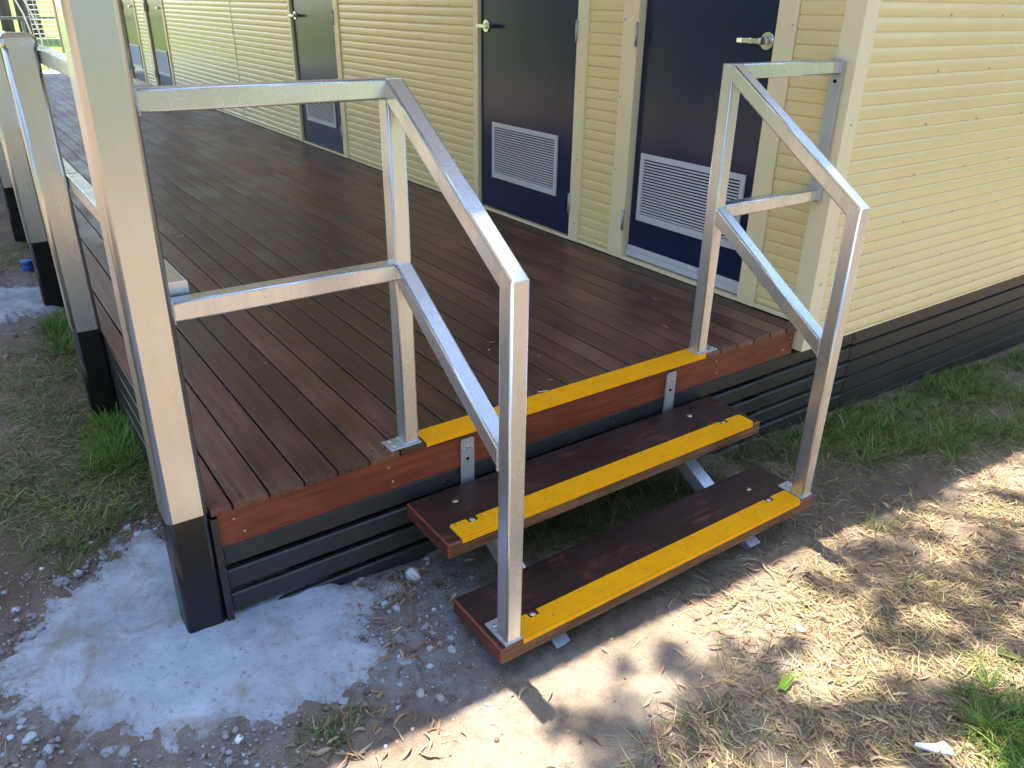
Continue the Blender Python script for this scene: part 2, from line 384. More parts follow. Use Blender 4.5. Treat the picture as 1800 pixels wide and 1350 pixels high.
def clad_end(x0, x1, z0, z1):
    mb = MB()
    for P in prof(z0, z1):
        vs = []
        for z, d in P: vs += [(x0, YE+d, z), (x1, YE+d, z)]
        mb.add(vs, [(2*i, 2*i+1, 2*i+3, 2*i+2) for i in range(len(P)-1)], 0, True)
    return mb.build('wall_cladding', 'cream_cladding', bld, (x0, YE, z0))
ZT = 2.36
long_panels = [(0.046, 0.235), (1.168, 1.425), (2.432, 4.335), (5.345, 6.942), (6.946, 9.66), (10.76, 11.28), (12.33, 14.2)]
for a, b in long_panels: clad_long(a, b, 0.022, ZT)
clad_end(2.342, 4.9, -0.108, 2.86); clad_end(4.904, 8.2, -0.108, 2.86)
# seam strips where two sheets meet
mb = MB(); mb.box(WX-0.003, WX+0.004, 6.939, 6.949, 0.022, ZT); mb.build('seam_strip', 'cream_trim', bld, (WX, 6.94, 0.02))
# corner trim (angle), base flashing, backing
mb = MB(); mb.prism([(WX-0.004, 0.050), (WX-0.004, YE-0.004), (2.346, YE-0.004), (2.346, YE-0.001), (WX-0.001, YE-0.001), (WX-0.001, 0.050)][::-1], -0.108, 2.86)
mb.build('corner_trim', 'cream_trim', bld, (WX, YE, 0))
for a, b in [(0.05, 0.24), (1.165, 1.425), (2.43, 4.34), (5.34, 9.66), (10.76, 11.28), (12.33, 14.2)]:
    mb = MB(); mb.box(WX-0.006, WX+0.012, a, b, 0.003, 0.021, c=0.002); mb.build('base_flashing', 'cream_trim', bld, (WX, a, 0))
mb = MB(); mb.box(WX+0.06, WX+0.12, YE+0.03, 14.2, -0.05, ZT+0.5); mb.box(WX+0.06, 8.2, YE+0.03, YE+0.09, -0.1, 2.86); mb.box(8.1, 8.2, YE+0.03, 14.2, -0.1, 2.86)
mb.box(WX+0.06, 8.2, 14.1, 14.2, -0.1, 2.86); mb.build('wall_frame', 'dark_hole', bld, (WX, YE, 0))
# cladding screws
def screws_obj(pts, ax, parent, name='screws', r=0.0048, h=0.004, mat='galvanised_plate', n=7):
    mb = MB()
    for p in pts: mb.cyl(p, ax, r, h, n, 0, r*0.7)
    return tag(mb.build(name, mat, parent), kind='stuff')
rows = [z for z in np.arange(0.154, 2.3, PIT*4)]
pts = []
for a, b in long_panels:
    yy = a + 0.05
    if b-a < 0.4: continue
    yy = 2.714 - 0.385*math.floor((2.714-a-0.03)/0.385)
    while yy < b-0.03:
        for z in rows: pts.append((WX, yy, z+0.0))
        yy += 0.385
screws_obj(pts, (-1, 0, 0), bld)
pts = []
for xx in np.arange(2.82, 8, 0.385):
    for z in list(rows)+[-0.04]: pts.append((xx, YE, z))
for z in np.arange(0.17, 2.4, 0.6): pts.append((2.31, YE-0.004, z))
screws_obj(pts, (0, -1, 0), bld)
pts = []
for yy in (0.250, 1.150, 1.440, 2.418, 4.350, 5.330):
    for z in np.arange(0.10, 2.3, 0.33): pts.append((WX-0.010, yy, z))
screws_obj(pts, (-1, 0, 0), bld, r=0.0042)

def door(y0, y1, lever_side, recess=0.012, jl=0.05, jr=0.08, drip=False):
    """leaf between y0<y1 (y1 is the left edge as seen), frame, louvre grille, lever handle and hinges"""
    XF = WX-0.010; XL = WX+recess
    zt = 2.06
    for a, b in ((y0-jr, y0), (y1, y1+jl)):
        mb = MB(); mb.box(XF, WX+0.06, a, b, 0.003, zt+0.06, c=0.003); mb.build('door_frame', 'cream_trim', bld, (WX, a, 0))
    mb = MB(); mb.box(XF, WX+0.06, y0, y1, zt, zt+0.06, c=0.003); mb.build('door_frame', 'cream_trim', bld, (WX, y0, zt))
    mb = MB(); mb.box(WX-0.008, WX+0.06, y0, y1, 0.002, 0.016, c=0.002); mb.build('door_sill', 'cream_trim', bld, (WX, y0, 0))
    mb = MB(); mb.box(XL, XL+0.038, y0+0.004, y1-0.004, 0.020, zt-0.004, c=0.002)
    d = mb.build('door', 'navy_door', bld, (XL, y0, 0))
    # louvre grille
    cy = (y0+y1)/2 + (0.004 if not drip else 0.008); a, b, z0, z1 = cy-0.311, cy+0.311, 0.207, 0.523
    fw = 0.026; mb = MB()
    def bar(ya, yb, za, zb): mb.box(XL-0.009, XL+0.001, ya, yb, za, zb, c=0.0015)
    bar(a, b, z0, z0+fw*1.25); bar(a, b, z1-fw, z1); bar(a, a+fw*0.9, z0+fw*1.25, z1-fw); bar(b-fw*0.9, b, z0+fw*1.25, z1-fw)
    mb.build('louvre_frame', 'silver_louvre', d, (XL, a, z0))
    mb = MB(); mb.box(XL-0.0022, XL-0.0006, a+0.01, b-0.01, z0+0.01, z1-0.01); mb.build('louvre_backing', 'dark_hole', d, (XL, a, z0))
    n = 19; me = None
    for k in range(n):
        zc = z0+fw*1.25+0.004 + (z1-z0-fw*2.25-0.004)*(k+0.35)/n
        if me is None:
            mb = MB(); mb.prism([(XL-0.0085, zc-0.0055), (XL-0.0072, zc-0.0062), (XL-0.0026, zc+0.0040), (XL-0.0036, zc+0.0048)], a+fw*0.9, b-fw*0.9, ax='y') if False else None
            q = [(XL-0.0088, zc-0.0034), (XL-0.0078, zc-0.0042), (XL-0.0024, zc+0.0014), (XL-0.0034, zc+0.0024)]
            vs = [(x, a+fw*0.9, z) for x, z in q] + [(x, b-fw*0.9, z) for x, z in q]
            mb.add(vs, [(0,1,2,3),(7,6,5,4)] + [(i, i+4, (i+1)%4+4, (i+1)%4) for i in range(4)])
            s0 = mb.build('slat', 'silver_louvre', d, (XL, a, zc)); me = s0; z_first = zc
        else:
            s1 = me.copy(); COL.objects.link(s1); s1.parent = d; s1.location = me.location + Vector((0, 0, zc-z_first))
    if drip:
        mb = MB(); mb.box(XL-0.012, XL-0.0005, y0+0.006, y1-0.006, 0.024, 0.076, c=0.002); mb.box(XL-0.018, XL-0.012, y0+0.006, y1-0.006, 0.024, 0.044, c=0.002)
        mb.box(XL-0.0145, XL-0.012, y0+0.006, y1-0.006, 0.056, 0.064, c=0.0008)
        mb.build('drip_seal', 'silver_louvre', d, (XL, y0, 0.02))
    # lever set
    s = 1 if lever_side == 'left' else -1
    yl = (y1-0.062) if s > 0 else (y0+0.058); zl = 1.030
    mb = MB(); mb.cyl((XL+0.001, yl, zl), (-1, 0, 0), 0.034, 0.008, 26, 0, 0.031); mb.cyl((XL-0.007, yl, zl), (-1, 0, 0), 0.0195, 0.004, 22)
    mb.build('rosette', 'chrome', d, (XL, yl, zl))
    mb = MB(); mb.cyl((XL-0.010, yl, zl), (-1, 0, 0), 0.0125, 0.040, 18)
    L = [(XL-0.052, yl+s*0.014, zl), (XL-0.053, yl-s*0.03, zl), (XL-0.052, yl-s*0.075, zl), (XL-0.046, yl-s*0.105, zl)]
    for i in range(3): mb.tube(L[i], L[i+1], 0.016, r=0.004, sz2=0.022)
    mb.cyl((XL-0.060, yl, zl), (-1, 0, 0), 0.0085, 0.0025, 16)
    mb.build('lever', 'chrome', d, (XL, yl, zl))
    yh = y0-0.002 if s > 0 else y1+0.002
    for z in (0.20, 1.03, 1.85):
        mb = MB(); mb.cyl((XF-0.004, yh, z-0.05), (0, 0, 1), 0.0065, 0.10, 12); mb.build('hinge', 'galvanised_plate', d, (XF, yh, z))
    return d
door(0.325, 1.066, 'right', 0.030, 0.100, 0.088, True)
door(1.490, 2.382, 'left')
door(4.402, 5.296, 'left')
door(9.74, 10.63, 'right', 0.012, 0.13, 0.08)
door(11.36, 12.25, 'right', 0.012, 0.08, 0.08)
# header flashing above cladding and roof over building and veranda
mb = MB(); mb.box(WX-0.004, WX+0.03, YE, 14.2, ZT, ZT+0.52); mb.build('wall_header', 'cream_trim', bld, (WX, YE, ZT))
def roofz(x): return 2.72 + 0.07*x
x0, x1, y0, y1 = -1.05, 8.6, 0.006, 14.6
mb = MB(); xs = [x0, x1]; t = 0.05
mb.add([(x, y, roofz(x)+dz) for dz in (0, t) for x in xs for y in (y0, y1)], [(0,1,3,2)[::-1], (4,5,7,6), (0,1,5,4), (2,3,7,6)[::-1], (0,2,6,4)[::-1], (1,3,7,5)], 0)
mb.build('roof', 'roof_steel', bld, (x0, y0, 2.7))

# ------------------------------------------------------------------ deck
deck = thing('deck', 'long dark timber veranda deck with red fascia and black slatted skirt', 'deck', (0, 0, -0.38))
BP = 0.095
def board(x0, x1, y0, y1, mat):
    mb = MB(); z0 = -0.0195; c = 0.0013; dz = random.uniform(-0.0008, 0.0006)
    sec = [(x0, z0), (x1, z0), (x1, -c), (x1-c, 0), (x0+c, 0), (x0, -c)]
    n = 6; vs = [(x, y0, z+dz) for x, z in sec] + [(x, y1, z+dz) for x, z in sec]
    # chamfer the near top edge
    vs[3] = (vs[3][0], y0+c, vs[3][2]); vs[4] = (vs[4][0], y0+c, vs[4][2])
    mb.add(vs, [tuple(range(n)), tuple(range(2*n-1, n-1, -1))] + [(i, i+n, (i+1)%n+n, (i+1)%n) for i in range(n)])
    return mb.build('board', mat, deck, (x0, y0, 0))
nails = []
for k in range(-1, 24):
    xa = k*BP + 0.0031; xb = (k+1)*BP - 0.0031
    if k == -1: xa = -0.054
    if k == 23: xb = WX-0.010
    y = random.uniform(-0.002, 0.003); first = True
    while y < 13.9:
        L = random.choice([2.4, 2.7, 3.3, 3.6, 4.2, 4.8, 5.4]) if not first else random.choice([2.7, 4.8, 5.1, 5.4, 5.7, 6.0, 6.3])
        e = min(y+L, 13.95)
        if 13.95-e < 0.6: e = 13.95
        board(xa, xb, y, e-0.003, 'edge_board_wood' if k == -1 else 'deck_wood'); y = e; first = False
    jy = 0.035
    while jy < 8:
        for xx in (xa+0.022, xb-0.022):
            if random.random() < 0.93: nails.append((xx+random.uniform(-.006, .006), jy+random.uniform(-.012, .012), -0.0003))
        jy += 0.45
mb = MB()
for p in nails: mb.cyl(p, (0, 0, 1), random.uniform(0.0028, 0.0042), 0.0011, 7, 0)
tag(mb.build('screws', 'black_paint', deck), kind='stuff')
mb = MB(); mb.box(-0.040, WX-0.012, 0.011, 0.043, -0.128, -0.0225, c=0.002); mb.build('fascia', 'fascia_wood', deck, (0, 0.01, -0.1))
mb = MB()
for x, z in ((0.0, -0.052), (0.022, -0.098), (0.44, -0.05), (0.45, -0.10), (0.90, -0.055), (0.91, -0.1), (1.80, -0.05), (1.81, -0.1), (2.235, -0.052), (2.20, -0.098)):
    mb.cyl((x, 0.0112, z), (0, -1, 0), 0.0052, 0.0026, 12, 0, 0.0035, dome=0.001)
tag(mb.build('fascia_screws', 'brass_bolt', deck), kind='stuff')
# joists and bearer under the boards
for yy in np.arange(0.06, 13.9, 0.45):
    mb = MB(); mb.box(-0.03, WX+0.03, yy, yy+0.045, -0.135, -0.0205); mb.build('joist', 'black_paint', deck, (0, yy, -0.1))
# skirt: black slats on the front and on the open side
zs = -0.130
front_slats = []
for k in range(6):
    z1 = zs-0.0775*k; z0 = z1-0.0595
    mb = MB(); mb.box(-0.040, 2.735, 0.014, 0.034, z0, z1, c=0.0042); mb.build('skirt_slat', 'black_slat', deck, (0, 0.02, z0))
    mb = MB(); mb.box(2.70, 8.2, 0.0115, 0.0135, z0-0.001, z1+0.001); mb.box(2.738, 8.2, 0.014, 0.034, z0, z1, c=0.0042); mb.build('skirt_slat', 'black_slat', bld, (2.74, 0.02, z0))
    zz = -0.045-0.0775*k
    if k < 5:
        mb = MB(); mb.box(-0.050, -0.032, 0.10, 13.9, zz-0.0665, zz, c=0.0022); mb.build('skirt_slat', 'black_slat', deck, (-0.05, 0.1, zz))
mb = MB()
for k in range(6):
    for xx in (0.62, 1.30, 2.05, 2.718): mb.cyl((xx, 0.0141 if xx < 2.7 else 0.0115, zs-0.0775*k-0.033), (0, -1, 0), 0.0058, 0.003, 12, 0, 0.004, dome=0.001)
tag(mb.build('skirt_screws', 'black_slat', deck), kind='stuff')
for xx in (0.3, 1.2, 2.1):
    mb = MB(); mb.box(xx-0.03, xx+0.03, 0.036, 0.07, -0.62, -0.13); mb.build('skirt_post', 'black_paint', deck, (xx, 0.04, -0.5))
# hollow black end channel beside the tall post
mb = MB(); a, b, c_, d_ = -0.0595, -0.0415, -0.004, 0.030; t = 0.0018
mb.prism([(a, c_), (b, c_), (b, d_), (a, d_)], -0.374, -0.034)
for r_ in ((a, b, c_, c_+t), (a, b, d_-t, d_), (a, a+t, c_+t, d_-t), (b-t, b, c_+t, d_-t)): mb.box(r_[0], r_[1], r_[2], r_[3], -0.034, -0.026)
for z in (-0.185, -0.255, -0.325): mb.cyl(((a+b)/2, c_, z), (0, -1, 0), 0.0050, 0.0025, 12, 0, 0.0035)
mb.build('end_channel', 'black_slat', deck, (a, c_, -0.37))
def nosing(parent, xa, xb, yf, yb, zt, notches=(), rl=0.006, rr=0.012, holes=14):
    """yellow tread nosing plate with a down-turned lip and bolt notches along its back edge"""
    poly = [(xa, yf), (xb-rr, yf), (xb-rr*0.3, yf+rr*0.3), (xb, yf+rr), (xb, yb-rr*0.6), (xb-rr*0.6, yb)]
    for n in sorted(notches, reverse=True): poly += [(n+0.0165, yb), (n+0.0165, yb-0.019), (n-0.0165, yb-0.019), (n-0.0165, yb)]
    poly += [(xa+rl, yb), (xa, yb-rl)]
    mb = MB(); mb.prism(poly, zt+0.0005, zt+0.0048); mb.box(xa, xb-rr, yf-0.0045, yf-0.0005, zt-0.010, zt+0.0042, c=0.0012)
    o = mb.build('nosing', 'yellow_nosing', parent, (xa, yf, zt))
    mb = MB(); L = xb-xa
    n = 6
    P = []
    for k in range(n):
        P.append((xa+0.018+(L-0.036)*k/(n-1), yb-0.010)); P.append((xa+0.06+(L-0.12)*(k+0.35)/n, (yf+yb)/2-0.008))
    for q in notches: P += [(q-0.030, yb-0.011), (q+0.030, yb-0.011)]
    for x, y in P: mb.cyl((x, y, zt+0.0046), (0, 0, 1), 0.0030, 0.0006, 10, 0); mb.cyl((x, y, zt+0.0052), (0, 0, 1), 0.0014, 0.0003, 8, 1)
    tag(mb.build('nosing_screws', ['zinc_bolt', 'dark_hole'], o), kind='stuff')
nosing(deck, 0.556, 1.728, -0.004, 0.070, 0.0)

# ------------------------------------------------------------------ steps
TX0, TX1 = 0.476, 1.755
steps = thing('steps', 'two dark hardwood treads with yellow nosings on galvanised stringers', 'steps', (1.1, -0.25, -0.43))
def tread(yf, yb, zt, th=0.045):
    mb = MB(); c = 0.0048
    # 0 top 1 front 2 end 3 arris
    x0, x1, z0 = TX0, TX1, zt-th
    A = [(x0+c, yf+c, zt), (x1-c, yf+c, zt), (x1-c, yb-c, zt), (x0+c, yb-c, zt)]
    Bq = [(x0, yf+c, zt-c), (x0+c, yf, zt-c), (x1-c, yf, zt-c), (x1, yf+c, zt-c), (x1, yb-c, zt-c), (x1-c, yb, zt-c), (x0+c, yb, zt-c), (x0, yb-c, zt-c)]
    D = [(p[0], p[1], z0) for p in Bq]
    vs = A + Bq + D
    mb.add(vs, [(0,1,2,3)], 0)
    mb.add(vs, [(5,6,1,0), (8,2,1,7), (4,0,3,11), (4,5,0), (6,7,1), (9,10,3,2), (8,9,2), (10,11,3)], 3)
    mb.add(vs, [(13,14,6,5)], 1); mb.add(vs, [(9,17,18,10)], 1)
    mb.add(vs, [(12,4,11,19)[::-1], (7,15,16,8)], 2)
    mb.add(vs, [(12,13,5,4), (14,15,7,6), (16,17,9,8), (18,19,11,10)], 3)
    mb.add(vs, [tuple(range(19, 11, -1))], 2)
    return mb.build('tread', ['tread_top', 'tread_raw', 'tread_end', 'tread_edge'], steps, (TX0, yf, zt))
T1 = (-0.257, -0.014, -0.169); T2 = (-0.513, -0.272, -0.338)
tr1 = tread(*T1); tr2 = tread(*T2)
nosing(steps, 0.520, 1.722, T1[0]+0.002, T1[0]+0.073, T1[2], (0.592, 1.632))
nosing(steps, 0.5445, 1.690, T2[0]+0.002, T2[0]+0.073, T2[2], (0.622, 1.598))
mb_b = [(0.600, -0.085, T1[2], 'brass_bolt'), (1.570, -0.090, T1[2], 'zinc_bolt'), (1.595, -0.365, T2[2], 'brass_bolt'), (0.60, -0.36, T2[2], 'zinc_bolt')]
for x, y, z, mt in mb_b:
    mb = MB(); mb.cyl((x, y, z+0.0003), (0, 0, 1), 0.0105, 0.0022, 20, 0, 0.009, dome=0.0016); mb.build('bolt', mt, steps, (x, y, z))
for x, T in ((0.592, T1), (1.632, T1), (0.622, T2), (1.598, T2)):
    mb = MB(); mb.cyl((x, T[0]+0.066, T[2]+0.0005), (0, 0, 1), 0.0105, 0.003, 20, 0, 0.008, dome=0.002); mb.build('bolt', 'zinc_bolt', steps, (x, T[0]+0.06, T[2]))
for xc, kk in ((0.700, 0), (1.560, 1)):
    # flat strap on the fascia
    h = 0.0235; zt = -0.030; zb = -0.215; r = 0.006
    poly = [(xc-h, zb), (xc+h, zb), (xc+h, zt-r), (xc+h-r, zt), (xc-h+r, zt), (xc-h, zt-r)]
    mb = MB(); mb.prism(poly, 0.0035, 0.0095, 0, 'y'); st = mb.build('strap', 'galvanised_plate', steps, (xc, 0.005, zb))
    for dx, dz, r_ in ((0, -0.030, 0.0055), (-0.0135, -0.036, 0.0045), (0.0145, -0.033, 0.0045), (0, -0.072, 0.0062)):
        mb = MB(); mb.cyl((xc+dx, 0.0036, zt+dz), (0, -1, 0), r_, 0.0022, 14, 0, r_*0.7, dome=0.0008); mb.build('screw', 'zinc_bolt' if r_ < 0.006 else 'dark_hole', st, (xc+dx, 0.0036, zt+dz))
    # sloping angle stringer, bent below the upper tread and carried down to the ground
    xs_ = xc - (0.055 if kk else 0.0); y0_, z0_, y1_, z1_ = 0.000, -0.205, -0.490, -0.458
    d = Vector((0, y1_-y0_, z1_-z0_)).normalized(); nrm = Vector((0, -d.z, d.y)); nrm = -nrm if nrm.z < 0 else nrm
    mb = MB()
    def slab(xa, xb, ta, tb):
        P = [Vector((x, y0_, z0_)) + nrm*t_ for x in (xa, xb) for t_ in (ta, tb)] + [Vector((x, y1_, z1_)) + nrm*t_ for x in (xa, xb) for t_ in (ta, tb)]
        mb.add(P, [(0,1,3,2), (4,6,7,5), (0,4,5,1), (2,3,7,6), (1,5,7,3), (0,2,6,4)])
    slab(xs_-0.025, xs_+0.025, 0.0, 0.005); slab(xs_-0.025, xs_-0.020, -0.045, 0.0)
    mb.build('stringer', 'galvanised_plate', steps, (xs_, y1_, z1_))
    for T in (T1, T2):   # level cleats that carry the treads
        mb = MB(); mb.box(xs_-0.025, xs_+0.025, T[0]+0.03, T[1]-0.03, T[2]-0.051, T[2]-0.0455); mb.build('cleat', 'galvanised_plate', steps, (xs_, T[0], T[2]-0.05))
    for T in (T1, T2):
        mb = MB(); zz = T[2]-0.05; ym = (T[0]+T[1])/2; zl = z0_ + (ym-y0_)/(y1_-y0_)*(z1_-z0_)
        if zz-zl > 0.004: mb.box(xs_-0.024, xs_-0.019, ym-0.05, ym+0.05, zl-0.01, zz); mb.build('cleat_web', 'galvanised_plate', steps, (xs_, ym, zl))

# ------------------------------------------------------------------ stair handrails
TS = 0.047
def handrail(name, label, xa, side):
    """upper newel on the deck, lower newel on the bottom tread, two raking rails, two level rails"""
    t = thing(name, label, 'handrail', (xa+TS/2, 0.037, 0)); xc = xa+TS/2
    yu, yl = 0.0365, -0.4835; ztop = 0.986-TS/2; zlow = 0.648-TS/2
    d = Vector((0, yl-yu, zlow-ztop)).normalized(); up = Vector((0, 0, 1))
    bis_l = (d + Vector((0, 0, -1))).normalized()
    pu = Vector((xc, yu, ztop)); pl = Vector((xc, yl, zlow))
    vert_n = Vector((0, 1, 0))
    # raking top rail mitred into the lower newel, level rail butts against its upper end
    sl = (0.986-0.648)/(yu-yl); hv = (TS*0.99/2)*math.sqrt(1+sl*sl); pa = Vector((xc, yu-TS/2+0.002, 0.9852-hv))
    d = (pl-pa).normalized(); bis_l = (d + Vector((0, 0, -1))).normalized()
    mb = MB(); mb.tube(pa, pl, TS*0.99, Vector((0, 1, 0)), bis_l, up=(0, 0, 1)); mb.build('raking_rail', 'galvanised_rail', t, pl)
    mb = MB(); mb.tube(pl, (xc, yl, -0.3315), TS, bis_l, up=(0, 1, 0)); mb.build('newel', 'galvanised_rail', t, (xc, yl, -0.33))
    mb = MB(); mb.tube((xc, yu, 0.9858), (xc, yu, 0.0075), TS, up=(0, 1, 0)); mb.build('newel', 'galvanised_rail', t, (xc, yu, 0))
    # lower raking rail
    zm = 0.518; a = Vector((xc, yu-TS/2, zm-0.006)); b = Vector((xc, yl+TS/2, zm-0.006 + (a.y-yl-TS/2)*d.z/abs(d.y)))
    mb = MB(); mb.tube(a, b, TS*0.985, (0, 1, 0), (0, 1, 0)); mb.build('raking_rail', 'galvanised_rail', t, b)
    # level rails
    if side < 0: xe0, xe1, n0 = -0.0595, xc, None
    else: xe0, xe1, n0 = xc, 2.252, None
    mb = MB()
    if side < 0: mb.tube((xe0, yu, ztop), (xa+0.002, yu, ztop), TS*0.985)
    else: mb.tube((xa+TS-0.002, yu, ztop), (xe1, yu, ztop), TS*0.985)
    mb.build('level_rail', 'galvanised_rail', t, (xe0, yu, ztop))
    mb = MB()
    if side < 0: mb.tube((xe0, yu, zm), (xa, yu, zm), TS*0.985)
    else: mb.tube((xa+TS, yu, zm), (xe1, yu, zm), TS*0.985)
    mb.build('level_rail', 'galvanised_rail', t, (xe0, yu, zm))
    # weld beads
    def weld(ctr, ax1, ax2, h):
        c0 = Vector(ctr); a1 = Vector(ax1); a2 = Vector(ax2); pts = []
        for (u0, v0), (u1, v1) in (((-1, -1), (1, -1)), ((1, -1), (1, 1)), ((1, 1), (-1, 1)), ((-1, 1), (-1, -1))):
            for q in range(9): pts.append(c0+a1*h*(u0+(u1-u0)*q/9)+a2*h*(v0+(v1-v0)*q/9))
        pts.append(pts[0]); mb = MB(); mb.path(pts, [random.uniform(0.0022, 0.0042) for _ in pts], 6); mb.build('weld_bead', 'galvanised_plate', t, c0)
    if side < 0:
        for z in (ztop, zm): weld((-0.0605+0.0095*(z+0.36), yu, z), (0, 1, 0), (0, 0, 1), TS/2)
    else:
        for z in (ztop, zm): weld((2.251, yu, z), (0, 1, 0), (0, 0, 1), TS/2)
    weld((xc, yu, 0.0085), (1, 0, 0), (0, 1, 0), TS/2); weld((xc, yl, T2[2]+0.0085), (1, 0, 0), (0, 1, 0), TS/2)
    weld((xc, yl+TS/2, b.z), (1, 0, 0), (0, 0.0, 1.2), TS/2)
    # base plates with bolts
    def plate(x0, x1, y0, y1, z, bolts):
        mb = MB(); mb.box(x0, x1, y0, y1, z+0.0006, z+0.0068, c=0.001); p = mb.build('base_plate', 'galvanised_plate', t, (x0, y0, z))
        for bx, by in bolts:
            mb = MB(); mb.cyl((bx, by, z+0.0066), (0, 0, 1), 0.0072, 0.003, 16, 0, 0.0055, dome=0.0015); mb.build('bolt', 'zinc_bolt', p, (bx, by, z))
        # weld bead round the foot of the newel
    if side < 0:
        plate(xa-0.047, xa+TS+0.004, 0.006, 0.066, 0.0, [(xa-0.030, 0.020), (xa-0.028, 0.050)])
        plate(xa-0.004, xa+TS+0.002, yl-TS/2-0.001, yl+TS/2+0.050, T2[2], [(xa+0.012, yl+TS/2+0.026)])
    else:
        plate(xa-0.004, xa+TS+0.050, 0.006, 0.066, 0.0, [(xa+TS+0.028, 0.050), (xa+TS+0.034, 0.020)])
        plate(xa-0.002, xa+TS+0.004, yl-TS/2-0.001, yl+TS/2+0.050, T2[2], [(xa+0.024, yl+TS/2+0.028)])
        mb = MB(); mb.box(2.2525, 2.2585, 0.004, 0.054, 0.492, 0.984, c=0.001); wp = mb.build('wall_plate', 'galvanised_plate', t, (2.255, 0.03, 0.5))
        for z in (0.915, 0.60):
            mb = MB(); mb.cyl((2.2524, 0.029, z), (-1, 0, 0), 0.0065, 0.004, 14, 0, 0.005); mb.build('bolt', 'dark_hole', wp, (2.252, 0.03, z))
    return t
handrail('stair_handrail', 'galvanised square tube handrail joining the tall corner post to the steps', 0.496, -1)
handrail('stair_handrail', 'galvanised square tube handrail fixed to the building corner by a wall plate', 1.694, 1)

# ------------------------------------------------------------------ posts and balustrade along the open side
PW = 0.099
def post(name, label, x, y, ztop, group=None, cap=True):
    t = thing(name, label, 'post', (x+PW/2, y+PW/2, -0.362), group); c = (x+PW/2, y+PW/2)
    mb = MB(); mb.tube((c[0], c[1], ztop), (c[0], c[1], -0.006), PW, r=0.013, up=(0, 1, 0)); mb.build('shaft', 'galvanised_post', t, (c[0], c[1], 0))
    mb = MB(); mb.tube((c[0], c[1], -0.0062), (c[0], c[1], -0.41), PW-0.0006, r=0.013, up=(0, 1, 0)); mb.build('painted_foot', 'black_paint', t, (c[0], c[1], -0.3))
    if cap:
        h = PW/2+0.004; mb = MB(); mb.tube((c[0], c[1], ztop+0.010), (c[0], c[1], ztop-0.020), PW+0.008, r=0.013, up=(0, 1, 0))
        ring = []
        for s_, z in ((1.0, ztop+0.0098), (0.86, ztop+0.019), (0.55, ztop+0.024)): ring.append([(c[0]+sx*h*s_*0.985, c[1]+sy*h*s_*0.985, z) for sx, sy in ((-1,-1),(1,-1),(1,1),(-1,1))])
        vs = sum(ring, []); fs = [(i*4+k, i*4+(k+1)%4, (i+1)*4+(k+1)%4, (i+1)*4+k) for i in range(2) for k in range(4)] + [(8,9,10,11)]
        mb.add(vs, fs, 0, False); mb.build('cap', 'galvanised_post', t, (c[0], c[1], ztop))
    return t
post('veranda_post', 'tall galvanised veranda post with black foot at the near deck corner', -0.1605, 0.000, 2.712, cap=False).rotation_euler = (0, 0.0095, 0)
post('balustrade_post', 'capped galvanised post second from the near corner, half hidden by the tall post', -0.148, 1.470, 1.014)
post('balustrade_post', 'capped galvanised post third from the near corner, standing on a concrete footing', -0.142, 2.930, 1.014)
post('balustrade_post', 'capped galvanised post fourth from the near corner, cut by the left frame edge', -0.135, 4.500, 1.014)
def bay(label, x0, y0, x1, y1):
    t = thing('balustrade', label, 'balustrade', ((x0+x1)/2, (y0+y1)/2, 0)); xx = (x0, x1)
    mb = MB(); mb.tube((x0, y0, 0.964), (x1, y1, 0.964), TS, sz2=TS); mb.build('top_rail', 'galvanised_rail', t, (x0, y0, 0.96))
    mb = MB(); mb.tube((x0, y0, 0.548), (x1, y1, 0.548), TS, sz2=TS); mb.build('mid_rail', 'galvanised_rail', t, (x0, y0, 0.56))
    return t
bay('pair of square galvanised rails from the tall post to the second post', -0.0235, 0.070, -0.0245, 1.520)
bay('pair of square galvanised rails between second and third capped posts', -0.0245, 1.530, -0.0185, 2.980)
bay('pair of square galvanised rails between third and fourth capped posts', -0.0185, 2.990, -0.0115, 4.550)

